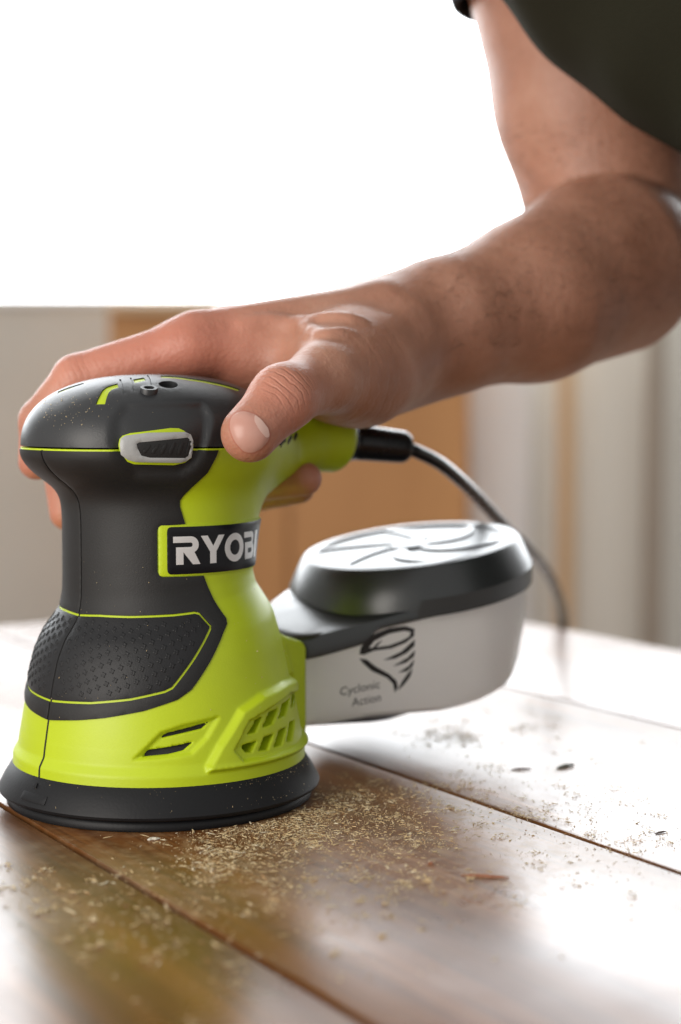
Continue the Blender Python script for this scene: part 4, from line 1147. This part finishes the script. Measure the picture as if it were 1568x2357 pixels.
def dust_build(nt, b):
    a = N(nt, 'ShaderNodeAttribute', attribute_name='shade'); r = ramp(nt, [(0, (.16, .075, .03)), (.12, (.42, .22, .09)), (.4, (.62, .46, .24)), (.75, (.74, .60, .36)), (1, (.82, .74, .55))])
    nt.links.new(a.outputs['Fac'], r.inputs[0]); nt.links.new(r.outputs[0], b.inputs['Base Color'])
M['dust'] = mat('sawdust', (.7, .55, .12), .8, build=dust_build)
dust_o = fast_mesh('sawdust', Vd, Fd, M['dust'])
sh = np.repeat(np.clip(rng.normal(.55, .25, n), 0, 1), 12)
a_ = dust_o.data.attributes.new('shade', 'FLOAT', 'POINT'); a_.data.foreach_set('value', sh.astype(np.float32))
tag(dust_o, 'pale yellow sawdust and shavings scattered over the table beside the sander', 'sawdust', kind='stuff')
npw = 15000
ci = rng.integers(0, n, npw)
PC = C[ci] + np.column_stack([rng.normal(0, 3.0, npw), rng.normal(0, 3.0, npw), np.zeros(npw)]); PC[:, 2] = .05
PC = PC[np.hypot(PC[:, 0] - SX * 1000, PC[:, 1]) > 63.5]; npw = len(PC)
pr = np.clip(rng.gamma(3, .055, npw), .06, .4)
pt = np.array([(1, 0, -.3), (-.5, .87, -.3), (-.5, -.87, -.3), (0, 0, .8)])
PV = (PC[:, None, :] + pt[None] * pr[:, None, None] * rng.normal(1, .3, (npw, 4, 1))).reshape(-1, 3)
PF = (np.arange(npw)[:, None, None] * 4 + np.array([(0, 1, 2), (0, 3, 1), (1, 3, 2), (2, 3, 0)])[None]).reshape(-1, 3)
pw_o = fast_mesh('wood_dust', PV, PF, M['dust'])
a_ = pw_o.data.attributes.new('shade', 'FLOAT', 'POINT'); a_.data.foreach_set('value', np.repeat(np.clip(rng.normal(.6, .2, npw), 0, 1), 4).astype(np.float32))
tag(pw_o, 'fine pale wood powder lying between the shavings beside the sander', 'dust', kind='stuff')
# specks clinging to the skirt and head cover
nS = 520
th = rng.uniform(-math.pi, 0.3, nS); th[:300] = rng.normal(-math.radians(70), .35, 300); tt = rng.uniform(.8, 10.5, nS)
P1 = place_skirt(np.column_stack([th * 63, tt]), np.full(nS, .05))
nC = 170
uvc = np.column_stack([rng.normal(0, 1, nC), rng.normal(0, 1, nC)]); cc = cap_px(np.column_stack([rng.normal(150, 60, nC), rng.normal(945, 28, nC)]))
P2 = place_cap(cc, np.full(nC, .05)); 
nB = 110
P3 = place_side(np.column_stack([rng.uniform(-math.pi * US, -20, nB), rng.uniform(40, 100, nB)]), np.full(nB, .85))
Ps = np.vstack([P1, P2, P3]); m = len(Ps)
rad = rng.gamma(3, .045, m); rad = np.clip(rad, .06, .32)
tet = np.array([(1, 0, -.5), (-.5, .87, -.5), (-.5, -.87, -.5), (0, 0, 1.)])
jit = rng.normal(1, .35, (m, 4, 1))
Vs_ = (Ps[:, None, :] + tet[None] * rad[:, None, None] * jit).reshape(-1, 3)
Fs_ = (np.arange(m)[:, None, None] * 4 + np.array([(0, 1, 2), (0, 3, 1), (1, 3, 2), (2, 3, 0)])[None]).reshape(-1, 3)
sp = fast_mesh('sawdust_specks', l2w(Vs_), Fs_, M['dust'])
a_ = sp.data.attributes.new('shade', 'FLOAT', 'POINT'); a_.data.foreach_set('value', np.repeat(rng.uniform(.3, .9, m), 4).astype(np.float32))
tag(sp, 'tiny pale dust specks clinging to the sander skirt and head', 'dust', kind='stuff')

def splinter(px, py, px1, py1, w, h, material, label, name='wood_splinter', cat='splinter'):
    a, b = ground(px, py) * 1000, ground(px1, py1) * 1000
    d = b - a; L = np.linalg.norm(d); d /= L; s = np.array([-d[1], d[0], 0])
    V, F = [], []; K = 9
    r_ = np.random.default_rng(int(px))
    for k in range(K):
        t = k / (K - 1); tp = max(.12, math.sin(math.pi * min(1, max(0, t * .9 + .06))) ** .6)
        j = r_.normal(0, .08, 5)
        c = a + d * L * t + s * (j[0] * w + .10 * w * math.sin(t * 3)); lift = .03 + .2 * h * t
        for yy, zz in ((-.5, 0), (.5, 0), (.42, .8), (.0, 1), (-.4, .7)):
            V.append(c + s * yy * w * tp * (1 + j[1]) + np.array([0, 0, 1]) * (lift + zz * h * tp * (1 + j[2])))
    for k in range(K - 1):
        for q in range(5): F.append((k * 5 + q, k * 5 + (q + 1) % 5, k * 5 + 5 + (q + 1) % 5, k * 5 + 5 + q))
    F += [tuple(range(4, -1, -1)), tuple((K - 1) * 5 + q for q in range(5))]
    o = link(name, V, F, material, None, smooth=False); tag(o, label, cat, 'loose wood splinters on the table'); return o
M['red_chip'] = mat('reddish_wood', rough=.6, build=noise_col((.22, .085, .04), (.34, .14, .07), 300))
M['dark_chip'] = mat('dark_bark', rough=.7, build=noise_col((.05, .03, .02), (.12, .07, .045), 300))
M['green_chip'] = mat('grey_green_bark', rough=.7, build=noise_col((.06, .06, .04), (.13, .12, .08), 300))
M['white_chip'] = mat('white_chip', rough=.7, build=noise_col((.62, .58, .48), (.75, .72, .64), 300))
splinter(1062, 2016, 1172, 2023, 1.6, 1.0, M['red_chip'], 'long reddish brown splinter lying on the glossy plank in front of the dust box')
splinter(1176, 1773, 1224, 1770, 1.3, .7, M['dark_chip'], 'dark brown splinter lying past the plank seam beside the greenish chip')
splinter(1283, 1770, 1322, 1762, 2.4, 1.3, M['green_chip'], 'lumpy grey green bark chip just beyond the dark brown splinter', 'bark_chip', 'chip')
splinter(1508, 1920, 1534, 1915, 1.0, .6, M['dark_chip'], 'short brown splinter near the edge at the far right of the table')
splinter(340, 1934, 368, 1931, 2.0, .8, M['white_chip'], 'small whitish wood chip right under the front of the sander', 'wood_chip', 'chip')
splinter(985, 1991, 1000, 1989, 1.4, .9, M['red_chip'], 'tiny red brown splinter between the sawdust and the long reddish one')
